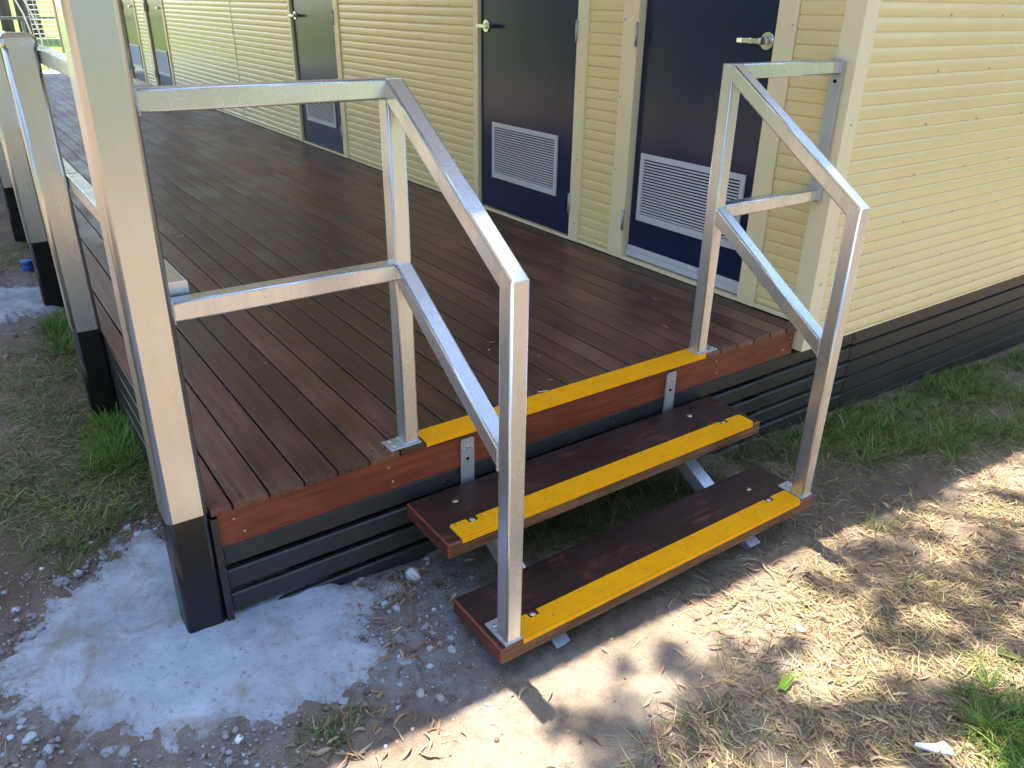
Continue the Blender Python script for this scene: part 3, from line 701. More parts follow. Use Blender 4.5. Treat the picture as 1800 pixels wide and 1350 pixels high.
# ------------------------------------------------------------------ concrete footings
def footing(name, label, outline, cz, lift, n_r=44, seed=3, grow=1.0):
    outline = [(p[0]*1.0, p[1]) for p in outline]; cx = sum(p[0] for p in outline)/len(outline); cy = sum(p[1] for p in outline)/len(outline)
    A = sorted((math.atan2(p[1]-cy, p[0]-cx), math.hypot(p[0]-cx, p[1]-cy)) for p in outline)
    an = np.array([a for a, r in A]); rn = np.array([r for a, r in A]); M = 260
    th = np.linspace(-math.pi, math.pi, M, endpoint=False)
    rr = np.interp(th, np.concatenate([an-2*math.pi, an, an+2*math.pi]), np.concatenate([rn, rn, rn]))
    rr = rr*grow*(1 + 0.34*fbm(np.cos(th)*2+seed, np.sin(th)*2, 5, 5, seed))
    V = [(cx, cy, gh1(cx, cy)+lift)]; 
    s = np.linspace(0, 1, n_r+1)[1:]
    X = cx + np.outer(s, np.cos(th)*rr); Y = cy + np.outer(s, np.sin(th)*rr)
    base = -0.38 - 0.05*np.clip(X, -0.5, 6) - 0.03*sstep(0, -0.5, Y)
    edge = sstep(1.0, 0.62, s)[:, None]
    Z = base - 0.012 + (lift+0.012)*edge + 0.010*fbm(X, Y, 9, 4, seed) + 0.026*fbm(X, Y, 26, 5, seed+2)*(0.30+2.2*(1-edge)) + 0.010*np.abs(fbm(X, Y, 5, 3, seed+5))*-2.0 - 0.02*(s[:, None] > 0.995)
    V = np.concatenate([np.array(V), np.stack([X, Y, Z], -1).reshape(-1, 3)])
    idx = 1 + np.arange(n_r*M).reshape(n_r, M); nxt = np.roll(idx, -1, 1)
    F = np.stack([idx[:-1], idx[1:], nxt[1:], nxt[:-1]], -1).reshape(-1, 4)
    rimv = np.repeat(sstep(0.60, 1.0, s)[:, None], M, 1).reshape(-1, 1); rimv = np.concatenate([[[0.0]], rimv])
    o = npmesh(name, V, F, 'concrete', np.repeat(rimv, 3, 1), True)
    # centre fan
    bm = bmesh.new(); bm.from_mesh(o.data); bm.verts.ensure_lookup_table()
    for k in range(M): 
        f = bm.faces.new((bm.verts[0], bm.verts[1+k], bm.verts[1+(k+1) % M])); f.smooth = True
    bmesh.ops.recalc_face_normals(bm, faces=bm.faces); bm.to_mesh(o.data); bm.free()
    return tag(o, label, 'footing')
out1 = [[-0.60, 0.12], [-0.50, 0.26], [-0.40, 0.37], [-0.29, 0.46], [-0.23, 0.54], [-0.125, 0.55], [0.05, 0.30], [0.20, 0.12], [0.33, 0.0], [0.30, -0.18], [0.19, -0.36], [0.04, -0.39], [-0.08, -0.36], [-0.17, -0.35], [-0.33, -0.24], [-0.45, -0.09], [-0.54, 0.01]]
footing('concrete_footing', 'pale rough concrete footing round the foot of the tall corner post', out1, -0.36, 0.026, seed=3, grow=1.17)
out2 = [[-0.75, 3.40], [-0.40, 3.52], [-0.031, 3.38], [0.05, 3.1], [-0.02, 2.86], [-0.20, 2.80], [-0.36, 2.76], [-0.6, 2.8], [-0.8, 3.0]]
footing('concrete_footing', 'pale concrete footing round the foot of the third post', out2, -0.36, 0.030, seed=8)

# ------------------------------------------------------------------ scatter helpers
def blades(n, px, py, length, lean, width, az, cols, zoff=0.0, curl=1.0, seg=3, flat=0.0):
    """grass blades: arrays of base position, length, lean (0 upright .. 1 lying), azimuth"""
    k = seg+1; t = np.linspace(0, 1, k)[None, :]
    z0 = gh(px, py)+zoff
    ang0 = (lean*1.25)[:, None]; ang = ang0 + (curl*0.75*t)            # tilt from vertical along the blade
    ang = np.minimum(ang, 1.62 + 0.1*np.sin(t*7))
    ds = (length/seg)[:, None]
    h = np.cumsum(np.concatenate([np.zeros((n, 1)), np.sin(ang[:, 1:])*ds], 1), 1)
    v = np.cumsum(np.concatenate([np.zeros((n, 1)), np.cos(ang[:, 1:])*ds], 1), 1)
    wob = (RNG.random((n, 1))-0.5)*0.5
    a = az[:, None] + wob*t*2.0
    cx = px[:, None] + np.cumsum(np.concatenate([np.zeros((n, 1)), np.cos(a[:, 1:])*np.diff(h, axis=1)], 1), 1)
    cy = py[:, None] + np.cumsum(np.concatenate([np.zeros((n, 1)), np.sin(a[:, 1:])*np.diff(h, axis=1)], 1), 1)
    gz = gh(cx, cy); cz = np.maximum(z0[:, None]+v, gz+0.002)
    wd = width[:, None]*(1-0.85*t**1.6)*0.5
    sx = -np.sin(a)*wd; sy = np.cos(a)*wd
    V = np.stack([np.stack([cx+sx, cy+sy, cz], -1), np.stack([cx-sx, cy-sy, cz+flat*wd], -1)], 2).reshape(n, 2*k, 3)
    b = (np.arange(n)*2*k)[:, None, None]; q = np.array([[2*i, 2*i+1, 2*i+3, 2*i+2] for i in range(seg)])[None]
    F = (b+q).reshape(-1, 4); C = np.repeat(cols[:, None, :], 2*k, 1).reshape(-1, 3)
    return V.reshape(-1, 3), F, C
def blobs(lst, n, sx):
    """n random points round the listed centres"""
    c = np.array(lst)[RNG.integers(0, len(lst), n)]; return c[:, 0]+RNG.normal(0, sx, n), c[:, 1]+RNG.normal(0, sx, n)
def outside(px, py, foot=True):
    """keep away from under the deck, treads' newels, the concrete pads and the building"""
    ok = ~((py > 0.005) & (px > -0.045))
    if foot:
        ok &= ~((((px+0.14)/0.42)**2+((py-0.06)/0.40)**2) < 1.0) & ~((((px+0.33)/0.42)**2+((py-3.12)/0.30)**2) < 1.0)
    return ok
def pal(n, cs, var=0.2):
    c = np.array(cs)[RNG.integers(0, len(cs), n)]; return np.clip(c*(1+RNG.normal(0, var, (n, 1))), 0.005, 0.9)
GREEN = [(0.080, 0.190, 0.024), (0.125, 0.25, 0.032), (0.19, 0.31, 0.045), (0.055, 0.13, 0.022), (0.25, 0.31, 0.06)]
OLIVE = [(0.11, 0.14, 0.035), (0.17, 0.18, 0.055), (0.08, 0.11, 0.03), (0.26, 0.23, 0.10)]
STRAW = [(0.42, 0.31, 0.165), (0.34, 0.24, 0.135), (0.50, 0.40, 0.23), (0.25, 0.165, 0.10), (0.19, 0.125, 0.085), (0.36, 0.29, 0.12)]

# green tufts along the skirt on the right and on the left of the posts
def grass_obj(name, label, parts, mat):
    Vs, Fs, Cs, k = [], [], [], 0
    for V, F, C in parts: Vs.append(V); Fs.append(F+k); Cs.append(C); k += len(V)
    o = npmesh(name, np.concatenate(Vs), np.concatenate(Fs), mat, np.concatenate(Cs), True); o['kind'] = 'stuff'; o['label'] = label; o['category'] = name.replace('_', ' ')
    return o
def tufts(centres, n_t, per, spread, lmin, lmax, cs, wid=(0.0022, 0.0042), rad=0.016, leanm=0.45, foot=True):
    tx, ty = blobs(centres, n_t, spread); ok = outside(tx, ty, foot); tx, ty = tx[ok], ty[ok]
    k = RNG.poisson(per, len(tx))+2; px = np.repeat(tx, k); py = np.repeat(ty, k); n = len(px)
    az = RNG.uniform(0, 2*np.pi, n); r = np.abs(RNG.normal(0, rad, n)); px = px+np.cos(az)*r; py = py+np.sin(az)*r
    ok = outside(px, py, False); px, py, az = px[ok], py[ok], az[ok]; n = len(px)
    az = np.where((py > -0.06) & (px > -0.02), np.where(np.sin(az) > 0, -az, az), az)     # lean away from the skirt
    s = np.repeat(RNG.uniform(0.6, 1.15, len(tx)), k)[ok]
    L = RNG.uniform(lmin, lmax, n)*s
    return blades(n, px, py, L, np.abs(RNG.normal(leanm, 0.25, n)), RNG.uniform(*wid, n), az, pal(n, cs))
gr = [[2.43,-0.03],[2.72,0.0],[2.48,-0.16],[3.04,-0.03],[2.72,-0.23],[3.32,-0.1],[2.98,-0.24],[3.79,-0.03],[3.44,-0.21],[3.14,-0.37],[4.16,-0.12],[3.71,-0.33],[3.31,-0.51],[2.2,-0.02],[2.85,-0.36],[2.3,-0.06],[2.6,-0.1],[3.6,-0.1],[4.5,-0.2],[2.55,-0.05],[4.9,-0.1]]
gl = [[-0.09,1.36],[-0.09,1.09],[-0.12,1.17],[-0.10,2.29],[-0.15,2.25],[-0.31,1.9],[-0.39,1.7],[-0.27,1.57],[-0.18,1.35],[-0.38,1.26],[-0.31,0.95],[-0.18,0.92],[-0.48,0.97],[-0.12,0.83],[-0.32,0.8],[-0.08,2.7],[-0.18,4.3],[-0.2,4.01],[-0.48,1.09],[-0.22,2.07],[-0.10,0.98],[-0.1,1.25]]
parts = [tufts(gr, 980, 15, 0.085, 0.03, 0.11, GREEN+GREEN[1:3]+OLIVE+STRAW[:1], rad=0.026, leanm=0.6), tufts(gr, 420, 11, 0.15, 0.03, 0.09, OLIVE+STRAW[:3]+GREEN[2:3]+GREEN[4:], rad=0.03, leanm=0.9), tufts([[1.42,-1.33],[1.50,-1.36],[1.36,-1.42],[1.55,-1.27]], 46, 20, 0.04, 0.05, 0.13, GREEN+OLIVE[:2], rad=0.02),
         tufts([[1.74,-1.21],[2.0,-0.60],[1.97,-0.62]], 5, 9, 0.03, 0.06, 0.11, OLIVE+GREEN[:2])]
grass_obj('green_grass', 'lush green grass along the black skirt on the right', parts, 'grass_blade')
parts = [tufts(gl, 1400, 12, 0.10, 0.02, 0.075, GREEN+OLIVE+STRAW[:4], rad=0.026, leanm=0.9), tufts([[-0.09,1.10],[-0.10,1.22],[-0.09,1.36],[-0.16,1.05]], 90, 13, 0.04, 0.05, 0.15, GREEN[:3]+GREEN[4:], rad=0.022),
         tufts([[-0.10,2.30],[-0.12,2.5],[-0.07,2.65]], 70, 12, 0.05, 0.05, 0.14, GREEN, rad=0.02)]
grass_obj('green_grass', 'short green grass growing beside the posts on the left', parts, 'grass_blade')
parts = [tufts([[1.05,-0.08],[1.32,-0.07],[1.59,-0.09],[1.95,-0.05],[1.63,-0.16],[2.12,-0.08],[1.18,-0.07],[1.45,-0.10],[0.95,-0.06]], 260, 11, 0.05, 0.05, 0.14, OLIVE+STRAW[3:5]+GREEN[3:4], leanm=0.8),
         tufts([[0.43,-0.0],[0.40,-0.04]], 9, 12, 0.018, 0.06, 0.13, STRAW+OLIVE[:2], leanm=0.9, foot=False),
         tufts([[0.05,-0.46],[-0.02,-0.44],[0.12,-0.44]], 14, 10, 0.03, 0.03, 0.07, OLIVE+STRAW[:2]+GREEN[:1], foot=False),
         tufts([[-0.30,0.62],[-0.36,0.50],[-0.42,0.62],[-0.2,0.68]], 42, 9, 0.05, 0.04, 0.09, OLIVE+GREEN[:2]+STRAW[:1], foot=False)]
grass_obj('dry_grass', 'thin olive grass tufts under the steps and round the concrete', parts, 'grass_blade')

# straw and cut dry grass lying on the sunlit ground
def dens(px, py):
    """how thickly straw lies, 0..1"""
    r = sstep(0.75, 1.35, px - 0.25*(py+0.9)) * (0.25+0.75*sstep(-0.55, -0.75, py))
    r = np.maximum(r, 0.75*sstep(-0.75, -0.98, py)*sstep(0.0, 0.5, px))
    r = np.maximum(r, 0.85*sstep(1.7, 2.1, px)*sstep(-0.5, -0.7, py))
    r = r*np.clip(0.62+2.4*fbm(px, py, 5.5, 4, 21), 0.04, 1.2)
    bare = np.exp(-((px-2.30)/0.30)**2-((py+0.42)/0.15)**2)+np.exp(-((px-0.85)/0.35)**2-((py+0.66)/0.09)**2)
    return r*np.clip(1-bare, 0.06, 1)
def scatter(n, x0, x1, y0, y1, f):
    px = RNG.uniform(x0, x1, n); py = RNG.uniform(y0, y1, n); ok = (RNG.random(n) < f(px, py)) & outside(px, py); return px[ok], py[ok]
px, py = scatter(52000, 0.0, 3.2, -1.75, -0.2, dens); n = len(px)
az = 0.75*RNG.normal(0, 1, n)+fbm(px, py, 4, 3, 31)*7 + np.where(RNG.random(n) < .5, np.pi, 0) - 0.5
parts = [blades(n, px, py, RNG.uniform(0.022, 0.095, n), RNG.uniform(0.95, 1.3, n), RNG.uniform(0.0013, 0.0030, n), az, pal(n, STRAW+[(0.30,0.28,0.08)], 0.35), zoff=0.002, curl=0.35, flat=0.4)]
px, py = scatter(9000, 0.3, 3.2, -1.75, -0.5, lambda a, b: dens(a, b)*np.clip(0.3+3*fbm(a, b, 7, 3, 41), 0, 1)); n = len(px)
parts.append(blades(n, px, py, RNG.uniform(0.02, 0.06, n), RNG.uniform(0.4, 1.1, n), RNG.uniform(0.0018, 0.0032, n), RNG.uniform(0, 6.3, n), pal(n, [(0.36,0.36,0.10),(0.44,0.42,0.16),(0.22,0.27,0.06),(0.5,0.42,0.2)], 0.2), zoff=0.001, curl=0.6))
px, py = scatter(8000, -0.9, 3.2, -1.5, 3.2, lambda a, b: 0.22+0*a); n = len(px)
parts.append(blades(n, px, py, RNG.uniform(0.02, 0.10, n), RNG.uniform(0.9, 1.3, n), RNG.uniform(0.0008, 0.0018, n), RNG.uniform(0, 6.3, n), pal(n, STRAW, 0.25), zoff=0.002, curl=0.4))
px, py = scatter(6000, 0.5, 2.6, -0.45, 0.0, lambda a, b: 0.5+0*a); n = len(px)
parts.append(blades(n, px, py, RNG.uniform(0.02, 0.11, n), RNG.uniform(0.8, 1.3, n), RNG.uniform(0.0010, 0.0020, n), RNG.uniform(0, 6.3, n), pal(n, STRAW[2:]+OLIVE, 0.25), zoff=0.003, curl=0.5))
grass_obj('straw', 'dry cut grass and straw lying over the bare ground', parts, 'straw')

# fallen narrow leaves
def leaves(px, py, cols, L, W):
    n = len(px); az = RNG.uniform(0, 6.3, n); t = np.array([-1, -0.55, 0, 0.55, 1.0]); wv = np.array([0.02, 0.75, 1.0, 0.7, 0.02])
    bend = RNG.normal(0, 0.16, n)
    lx = t[None]*L[:, None]/2; ly = bend[:, None]*L[:, None]*(t**2)[None]
    hz = np.abs(RNG.normal(0, 0.05, n))[:, None]*L[:, None]*(1-t**2)[None]*2
    ca, sa = np.cos(az)[:, None], np.sin(az)[:, None]; tw = RNG.normal(0, 0.35, n)[:, None]
    out = []
    for s in (1, -1):
        yy = ly+s*W[:, None]*wv[None]/2
        X = px[:, None]+lx*ca-yy*sa; Y = py[:, None]+lx*sa+yy*ca
        out.append(np.stack([X, Y, gh(X, Y)+0.006+hz+s*tw*W[:, None]*wv*0.5], -1))
    V = np.stack(out, 2).reshape(n, 10, 3); b = (np.arange(n)*10)[:, None, None]
    q = np.array([[2*i, 2*i+1, 2*i+3, 2*i+2] for i in range(4)])[None]
    return V.reshape(-1, 3), (b+q).reshape(-1, 4), np.repeat(cols[:, None], 10, 1).reshape(-1, 3)
px, py = scatter(9500, 0.2, 3.0, -1.7, -0.5, lambda a, b: 0.02+0.65*dens(a, b)); n = len(px)
LC = [(0.34, 0.22, 0.13), (0.40, 0.28, 0.17), (0.30, 0.165, 0.085), (0.22, 0.12, 0.07), (0.38, 0.23, 0.13), (0.26, 0.17, 0.12), (0.42, 0.30, 0.15)]
parts = [leaves(px, py, pal(n, LC, 0.2), RNG.uniform(0.02, 0.06, n), RNG.uniform(0.003, 0.0085, n))]
px, py = blobs([[0.36,-0.10],[0.42,-0.06],[0.34,-0.2],[0.05,-0.5],[0.3,-0.3],[0.2,-0.52],[1.5,-0.6]], 130, 0.06); ok = ~((py > -0.0) & (px > -0.05)); px, py = px[ok], py[ok]; n = len(px)
parts.append(leaves(px, py, pal(n, LC[:4], 0.2), RNG.uniform(0.03, 0.07, n), RNG.uniform(0.004, 0.008, n)))
grass_obj('leaf_litter', 'narrow brown fallen leaves strewn over the ground', parts, 'litter')

# gravel and crumbs of cement
bm = bmesh.new(); bmesh.ops.create_icosphere(bm, subdivisions=1, radius=1); ICO = np.array([v.co[:] for v in bm.verts]); ICF = np.array([[v.index for v in f.verts] for f in bm.faces]); bm.free()
bm = bmesh.new(); bmesh.ops.create_icosphere(bm, subdivisions=2, radius=1); ICO2 = np.array([v.co[:] for v in bm.verts]); ICF2 = np.array([[v.index for v in f.verts] for f in bm.faces]); bm.free()
def pebbles(px, py, r, cols, lift=0.0):
    n = len(px); k = len(ICO); J = 1+RNG.normal(0, 0.20, (n, k, 1)); sc = np.stack([r*RNG.uniform(.8, 1.3, n), r*RNG.uniform(.7, 1.1, n), r*RNG.uniform(.5, .85, n)], -1)[:, None]
    P = ICO[None]*J*sc; az = RNG.uniform(0, 6.3, n)[:, None]; x = P[..., 0]*np.cos(az)-P[..., 1]*np.sin(az); y = P[..., 0]*np.sin(az)+P[..., 1]*np.cos(az)
    V = np.stack([x+px[:, None], y+py[:, None], P[..., 2]+(gh(px, py)+r*0.25+lift)[:, None]], -1)
    return V.reshape(-1, 3), ((np.arange(n)*k)[:, None, None]+ICF[None]).reshape(-1, 3), np.repeat(cols[:, None], k, 1).reshape(-1, 3)
CEM = [(0.33, 0.34, 0.36), (0.41, 0.43, 0.46), (0.29, 0.29, 0.30), (0.34, 0.31, 0.29)]
DRT = [(0.20, 0.145, 0.11), (0.28, 0.22, 0.17), (0.14, 0.10, 0.08), (0.36, 0.30, 0.25)]
def ring(px, py):
    d = np.sqrt(((px+0.12)/0.50)**2+((py-0.06)/0.46)**2); a = np.exp(-((d-1.02)/0.22)**2)
    b = 0.9*np.exp(-(((px-0.40)/0.17)**2+((py+0.26)/0.20)**2)); b = b + 0.9*np.exp(-(((px+0.19)/0.10)**2+((py-0.58)/0.07)**2)) + 0.7*np.exp(-(((px+0.50)/0.09)**2+((py-0.22)/0.14)**2)); return np.clip(0.9*a+b, 0, 1)*np.clip(0.7+2.8*fbm(px, py, 8, 3, 51), 0.05, 1)
px, py = RNG.uniform(-0.9, 0.9, 22000), RNG.uniform(-0.8, 0.9, 22000); ok = (RNG.random(22000) < ring(px, py)) & ~((py > 0) & (px > -0.05)); px, py = px[ok], py[ok]; n = len(px)
dd = np.sqrt(((px+0.12)/0.50)**2+((py-0.06)/0.46)**2)
parts = [pebbles(px, py, np.exp(RNG.normal(-5.85, 0.55, n)), pal(n, CEM+DRT[:2]+[(0.24, 0.21, 0.19)], 0.2), 0.010*sstep(1.08, 0.85, dd))]
px, py = scatter(16000, -0.9, 2.6, -1.2, 1.2, lambda a, b: (0.60*np.exp(-((a-0.35)/0.7)**2)+0.15)*np.clip(0.6+3*fbm(a, b, 6, 3, 88), 0.05, 1)*(0.25+0.75*sstep(-0.62, -0.50, b))); n = len(px)
parts.append(pebbles(px, py, np.exp(RNG.normal(-6.0, 0.5, n)), pal(n, DRT+CEM[2:], 0.2)))
px, py = scatter(2000, -0.9, 0.0, 2.2, 4.4, lambda a, b: 0.6+0*a); n = len(px)
parts.append(pebbles(px, py, np.exp(RNG.normal(-5.4, 0.5, n)), pal(n, CEM+DRT, 0.2)))
grass_obj('gravel', 'small cement crumbs and pebbles round the footings', parts, 'gravel')
def lump(name, label, x, y, r, cat, col, group=None, mat='gravel', flat=0.7):
    n = len(ICO2); P = ICO2*(1+0.95*np.array([fbm(np.array([p[0]*1.3+x*31]), np.array([p[1]*1.3+p[2]*1.7+y*17]), 1.6, 3, 61)[0] for p in ICO2])[:, None]+RNG.normal(0, 0.08, (n, 1)))
    P = P*np.array([r*1.15, r*0.9, r*flat]); a = RNG.uniform(0, 6.3); P = np.stack([P[:, 0]*np.cos(a)-P[:, 1]*np.sin(a), P[:, 0]*np.sin(a)+P[:, 1]*np.cos(a), P[:, 2]], -1)
    o = npmesh(name, P, ICF2, mat, np.repeat(np.array([col]), n, 0), False); o.location = (x, y, gh1(x, y)+r*flat*0.2)
    return tag(o, label, cat, group)
LG = 'concrete lumps left of the footing'
for i, (x, y) in enumerate([[-0.52,0.36],[-0.47,0.25],[-0.35,0.33],[-0.57,-0.02],[-0.55,-0.06],[-0.54,-0.12],[-0.51,-0.17],[-0.53,-0.2],[-0.37,-0.27],[-0.17,0.56],[-0.19,0.61],[-0.14,0.63],[-0.35,0.46],[-0.49,0.31],[-0.40,-0.25],[-0.24,0.57]]):
    lump('concrete_lump', 'rough grey concrete lump at the left edge of the near footing', x, y, random.uniform(0.009, 0.016), 'concrete lump', random.choice(CEM[:3]), LG)
LG = 'pale stones between the footing and the steps'
for x, y in [[0.45,-0.07],[0.36,-0.155],[0.405,-0.28],[0.44,-0.32],[0.40,-0.25],[0.37,-0.33],[0.34,-0.12],[0.42,-0.36],[0.30,-0.34],[0.34,-0.38]]:
    lump('pale_stone', 'pale blue-grey stone lying between the footing and the steps', x, y, random.uniform(0.007, 0.013), 'stone', random.choice(CEM[:2]), LG)
lump('pale_stone', 'left of two rounded stones at the shade edge below the steps', 0.275, -0.448, 0.0125, 'stone', (0.42, 0.38, 0.34))
lump('pale_stone', 'right of two rounded stones at the shade edge below the steps', 0.312, -0.482, 0.0125, 'stone', (0.36, 0.33, 0.31))
lump('white_pebble', 'small bright white pebble at the front edge of the concrete footing', -0.150, -0.362, 0.010, 'pebble', (0.8, 0.8, 0.78))
lump('white_pebble', 'pale pebble lying alone in the sunlit straw', 1.32, -0.81, 0.014, 'pebble', (0.62, 0.58, 0.5))
lump('white_pebble', 'tall pale shard of cement standing beside the skirt near the dry tuft', 0.465, -0.055, 0.022, 'shard', (0.55, 0.57, 0.60), flat=1.0)
# scrap of white plastic
mb = MB(); x, y = 1.225, -1.262; z = gh1(x, y)+0.010
q = [(-0.045, 0.010), (-0.038, 0.019), (0.006, 0.013), (0.034, 0.020), (0.040, -0.006), (0.036, -0.020), (-0.004, -0.010)]
a = -0.55; mb.prism([(x+u*math.cos(a)-v*math.sin(a), y+u*math.sin(a)+v*math.cos(a)) for u, v in q][::-1], z-0.003, z+0.003)
tag(mb.build('plastic_scrap', 'white_plastic', None, (x, y, z)), 'torn white plastic scrap lying in the straw', 'scrap')
# blue pipe stub
mb = MB(); x, y = -0.135, 3.75; z = gh1(x, y); mb.cyl((x, y, z-0.02), (0, 0, 1), 0.030, 0.075, 18); mb.cyl((x, y, z+0.035), (0, 0, 1), 0.034, 0.025, 18)
tag(mb.build('pipe_cap', 'blue_plastic', None, (x, y, z)), 'blue plastic pipe cap standing in the gravel behind the third post', 'pipe cap')
# green leaves fallen in the straw
def strap_leaf(name, label, x, y, a, L, W, n, col):
    Vs, Fs, Cs, k = [], [], [], 0
    px = np.full(n, x)+RNG.normal(0, 0.004, n); py = np.full(n, y)+RNG.normal(0, 0.004, n)
    V, F, C = blades(n, px, py, np.full(n, L)*RNG.uniform(.75, 1, n), RNG.uniform(1.10, 1.25, n), np.full(n, W), a+RNG.normal(0, 0.16, n), pal(n, col, 0.1), zoff=0.014, curl=0.1, seg=5, flat=0.5)
    return tag(npmesh(name, V, F, 'grass_blade', C, True), label, 'leaf')
strap_leaf('fallen_leaf', 'fresh bright green strap leaf lying in the sunlit straw', 1.055, -0.945, 0.30, 0.095, 0.0075, 5, [(0.20, 0.36, 0.04), (0.30, 0.44, 0.08)])
strap_leaf('fallen_leaf', 'dull green leaf fan at the right frame edge', 1.73, -1.17, -1.1, 0.11, 0.007, 10, [(0.12, 0.16, 0.04), (0.2, 0.22, 0.07)])
strap_leaf('fallen_leaf', 'single pale green blade standing against the black skirt by the steps', 2.10, -0.005, 1.6, 0.11, 0.010, 1, [(0.10, 0.22, 0.06)])
mb = MB(); x, y, z = 0.483, -0.272, -0.3355
mb.add([(x-0.020, y-0.009, z), (x-0.004, y-0.003, z+0.004), (x+0.016, y+0.008, z+0.002), (x-0.002, y+0.004, z+0.0045)], [(0,1,2,3)]); mb.add([(x-0.020, y-0.009, z-0.001), (x-0.004, y-0.003, z+0.003), (x+0.016, y+0.008, z+0.001), (x-0.002, y+0.004, z+0.0035)], [(3,2,1,0)])
tag(mb.build('fallen_leaf', 'timber_post', None, (x, y, z)), 'small tan leaf on the back corner of the bottom tread', 'leaf')

# ------------------------------------------------------------------ trees
def leaf_cloud(centres, radii, per, L, W, cols):
    n = per*len(centres); ci = np.repeat(np.arange(len(centres)), per); c = np.array(centres)[ci]; r = np.array(radii)[ci]
    d = RNG.normal(0, 1, (n, 3)); d /= np.linalg.norm(d, axis=1)[:, None]; p = c + d*(r*RNG.random(n)**0.45)[:, None]*np.array([1, 1, 0.75])
    u = RNG.normal(0, 1, (n, 3)); u[:, 2] -= 0.8; u /= np.linalg.norm(u, axis=1)[:, None]; v = np.cross(u, RNG.normal(0, 1, (n, 3))); v /= np.linalg.norm(v, axis=1)[:, None]
    l = RNG.uniform(0.7, 1.2, n)[:, None]*L; ww = RNG.uniform(0.7, 1.2, n)[:, None]*W
    V = np.stack([p-u*l/2, p+v*ww/2, p+u*l/2, p-v*ww/2], 1).reshape(-1, 3); F = np.arange(4*n).reshape(n, 4)
    return V, F, np.repeat(pal(n, cols, 0.25)[:, None], 4, 1).reshape(-1, 3)
TG = [(0.05, 0.085, 0.025), (0.07, 0.11, 0.03), (0.10, 0.13, 0.045), (0.035, 0.06, 0.02)]
def tree(label, x, y, h, r, nc, per, L, W, group=None, trunk_r=0.22, centres=None, radii=None, low=0.42):
    t = thing('gum_tree', label, 'tree', (x, y, gh1(x, y)-0.05), group); z0 = gh1(x, y)-0.05
    if centres is None:
        centres = []; radii = []
        for _ in range(nc):
            a = random.uniform(0, 6.3); q = r*math.sqrt(random.random()); zz = h*random.uniform(low, 1.0)
            centres.append((x+math.cos(a)*q, y+math.sin(a)*q, z0+zz)); radii.append(r*random.uniform(0.18, 0.36))
    mb = MB(); top = Vector((sum(c[0] for c in centres)/len(centres), sum(c[1] for c in centres)/len(centres), z0+h*0.8)); bs = Vector((x, y, z0))
    spine = [bs.lerp(Vector((x+(top.x-x)*s_*s_, y+(top.y-y)*s_*s_, top.z)), 1.0)*0 + Vector((x+(top.x-x)*s_*s_*0.7, y+(top.y-y)*s_*s_*0.7, z0+(top.z-z0)*s_)) + Vector((random.uniform(-.06, .06), random.uniform(-.06, .06), 0)) for s_ in (0, .2, .4, .6, .8, 1)]
    mb.path(spine, [trunk_r*k for k in (1.25, 1.0, .85, .7, .5, .25)], 10)
    for c in centres[::max(1, len(centres)//14)]:
        k = random.choice((2, 3, 4)); p = spine[k]; c = Vector(c); mid = p.lerp(c, 0.5)+Vector((0, 0, -0.15))
        mb.path([p, mid, c], [trunk_r*0.35, trunk_r*0.2, trunk_r*0.06], 6)
    mb.build('trunk', 'bark', t, bs)
    V, F, C = leaf_cloud(centres, radii, per, L, W, TG)
    o = npmesh('crown', V-np.array([x, y, z0]), F, 'tree_leaf', C, False); o.parent = t
    return t
# the tree whose crown dapples the ground at the right; its clumps hang where their shade falls
SH = [([2.45,-0.29],.30),([2.60,-0.45],.26),([2.3,-0.45],.22),([2.9,-0.6],.3),([2.09,-0.92],.17),([2.03,-1.06],.16),([1.89,-0.84],.13),([1.78,-0.98],.12),([2.28,-1.0],.16),([1.15,-0.83],.07),([0.92,-0.83],.12),([0.94,-0.91],.10),([0.88,-0.70],.06),([0.65,-0.83],.11),([0.54,-0.84],.09),([0.70,-0.95],.14),([1.29,-1.12],.11),([1.24,-1.23],.11),([1.48,-1.24],.10),([1.42,-1.36],.13),([1.10,-1.09],.09),([1.78,-1.16],.13),([0.78,-1.0],.14),([0.96,-1.13],.13),([3.2,-0.9],.35),([2.7,-1.1],.3),([2.3,-1.4],.25),([1.0,-1.5],.3),([0.4,-1.3],.25),([1.9,-1.7],.3),([3.6,-1.4],.4),([0.3,-0.95],.10),([1.6,-0.86],.07),([1.75,-0.72],.12),([2.2,-0.75],.2),([1.98,-0.68],.12),([1.65,-1.05],.10),([2.6,-0.8],.2),([1.35,-1.2],.12)]
cen, rad = [], []
for (gx, gy), r in SH:
    for _ in range(5):
        t = random.uniform(4.6, 7.8); z = gh1(gx, gy); bx = gx+random.gauss(0, r*0.75); by = gy+random.gauss(0, r*0.5)
        cen.append((bx+SUN.x/SUN.z*t, by+SUN.y/SUN.z*t, z+t)); rad.append(r*random.uniform(0.35, 0.8))
tree('tall gum tree whose crown dapples the ground at the right', 5.6, -3.4, 8.2, 3, 0, 26, 0.11, 0.021, None, 0.20, cen, rad)
BT = 'trees standing across the yard'
spots = [(-9.5, 3, 9, 3.0), (-10.5, 8, 10, 3.4), (-9.6, -3, 8.5, 3.0), (-12, 13, 11, 4), (-10.5, 19, 10, 3.6), (3.03, 40, 17, 3.2), (3.70, 41, 17, 3.2), (4.62, 45, 17, 3.2), (-8.5, -9.5, 9, 3.2), (-3.4, -9.6, 9.0, 3.0), (1.3, -10.2, 9, 3.0), (9.0, -8.4, 9.0, 3.0), (13.5, -4.5, 9, 3.0)]  # last ones: unseen trees behind the camera, added to block sky light
proto = None
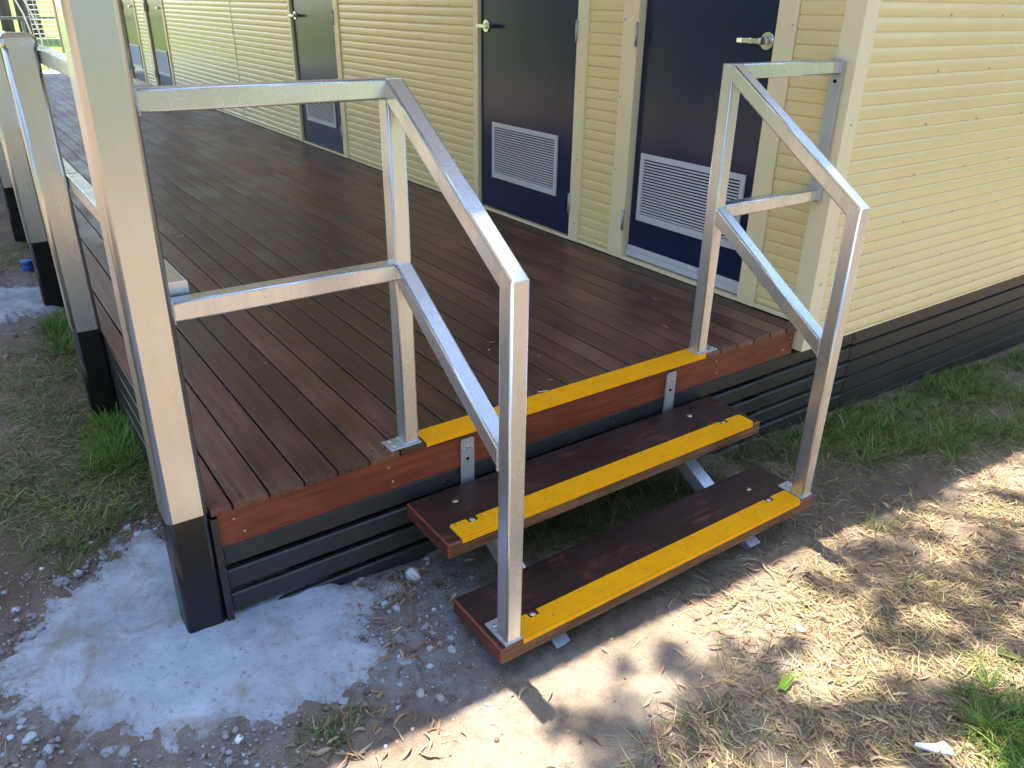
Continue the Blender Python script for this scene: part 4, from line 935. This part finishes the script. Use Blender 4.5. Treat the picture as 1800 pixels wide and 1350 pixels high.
for i, (x, y, h, r) in enumerate(spots):
    pz0 = None if i == 0 else pz0
    if i in (0, 5): proto = tree('unseen leafy gum tree in the yard, placed for reflections and shade', x, y, h, r, 44, 150, 0.36, 0.14, BT, 0.28 if i == 0 else 0.20, low=0.08 if i == 0 else 0.76); pz0 = proto if i == 0 else pz0
    else:
        if i == 8: proto = pz0
        c = copy_tree(proto); c['group'] = BT; c.location = (x, y, gh1(x, y)-0.05); c.rotation_euler = (0, 0, random.uniform(0, 6.3))
    if i in (5, 6, 7):
        q = proto if i == 5 else c; del q['group']
        q['label'] = {5: 'leftmost dark tree trunk on the lawn beyond the far deck end', 6: 'second dark tree trunk from the left frame edge on the far lawn', 7: 'dark tree trunk on the lawn seen through the white mesh'}[i]
    
# ------------------------------------------------------------------ far end: rail fence, mesh enclosure, hedge
f = thing('rail_fence', 'dark grey metal rail fence beyond the far end of the deck', 'fence', (1.3, 17.0, -0.45))
mb = MB(); mb.tube((-3.5, 17.0, 0.755), (2.4, 17.0, 0.765), 0.055); mb.build('rail', 'grey_rail', f, (1, 17, 0.75))
for xx in (-3.0, -1.5, 0.0, 1.40): mb = MB(); mb.tube((xx, 17.0, 0.73), (xx, 17.0, -0.5), 0.055, up=(0, 1, 0)); mb.build('fence_post', 'grey_rail', f, (xx, 17, 0))
c = thing('mesh_enclosure', 'white wire mesh enclosure standing beyond the far deck end', 'enclosure', (1.8, 16.6, -0.4))
yy = 16.6
for k in range(16):
    z = 0.42+0.082*k; mb = MB(); mb.path([(1.50, yy, z), (2.30, yy, z)], 0.0075, 6); mb.build('wire', 'white_wire', c, (1.6, yy, z))
for k in range(9):
    xx = 1.50+0.10*k; mb = MB(); mb.path([(xx, yy+0.01, 0.30), (xx, yy+0.01, 1.75)], 0.005, 6); mb.build('wire', 'white_wire', c, (xx, yy, 0.3))
for xx in (1.44, 1.30):
    mb = MB(); mb.path([(xx+0.18, yy, -0.4), (xx+0.16, yy, 0.5), (xx+0.10, yy, 0.85), (xx-0.0, yy, 1.15), (xx-0.2, yy, 1.6)], 0.014, 8); mb.build('hoop', 'white_wire', c, (xx, yy, -0.4))
mb = MB(); mb.tube((1.93, 16.3, 1.3), (1.93, 16.3, -0.45), 0.09, up=(0, 1, 0)); o = mb.build('timber_post', 'timber_post', None, (1.93, 16.3, -0.4)); tag(o, 'short tan timber post beside the white mesh enclosure', 'post')
mb = MB(); mb.box(-6, 9.0, 14.3, 15.6, -0.50, -0.06); o = mb.build('concrete_path', 'concrete', None, (1, 15, -0.4)); o['kind'] = 'structure'
# ------------------------------------------------------------------ crumbs, twigs and leaf bits lying on the boards
mb = MB()
for _ in range(80):
    x = random.uniform(0.02, 2.2); y = random.uniform(0.02, 4.5)**1.0; L = random.choice([0.004, 0.006, 0.02, 0.035]); a = random.uniform(0, 6.3); wd = 0.0012 if L > 0.01 else 0.0025
    dx, dy = math.cos(a)*L/2, math.sin(a)*L/2; nx_, ny_ = -math.sin(a)*wd, math.cos(a)*wd
    q = [(x-dx-nx_, y-dy-ny_), (x+dx-nx_, y+dy-ny_), (x+dx+nx_, y+dy+ny_), (x-dx+nx_, y-dy+ny_)]; mb.prism(q, 0.0012, 0.0032, random.choice((0, 0, 0, 0, 1)))
tag(mb.build('deck_debris', ['timber_post', 'white_plastic']), 'crumbs and bits of dry grass scattered on the deck boards', 'debris', kind='stuff')
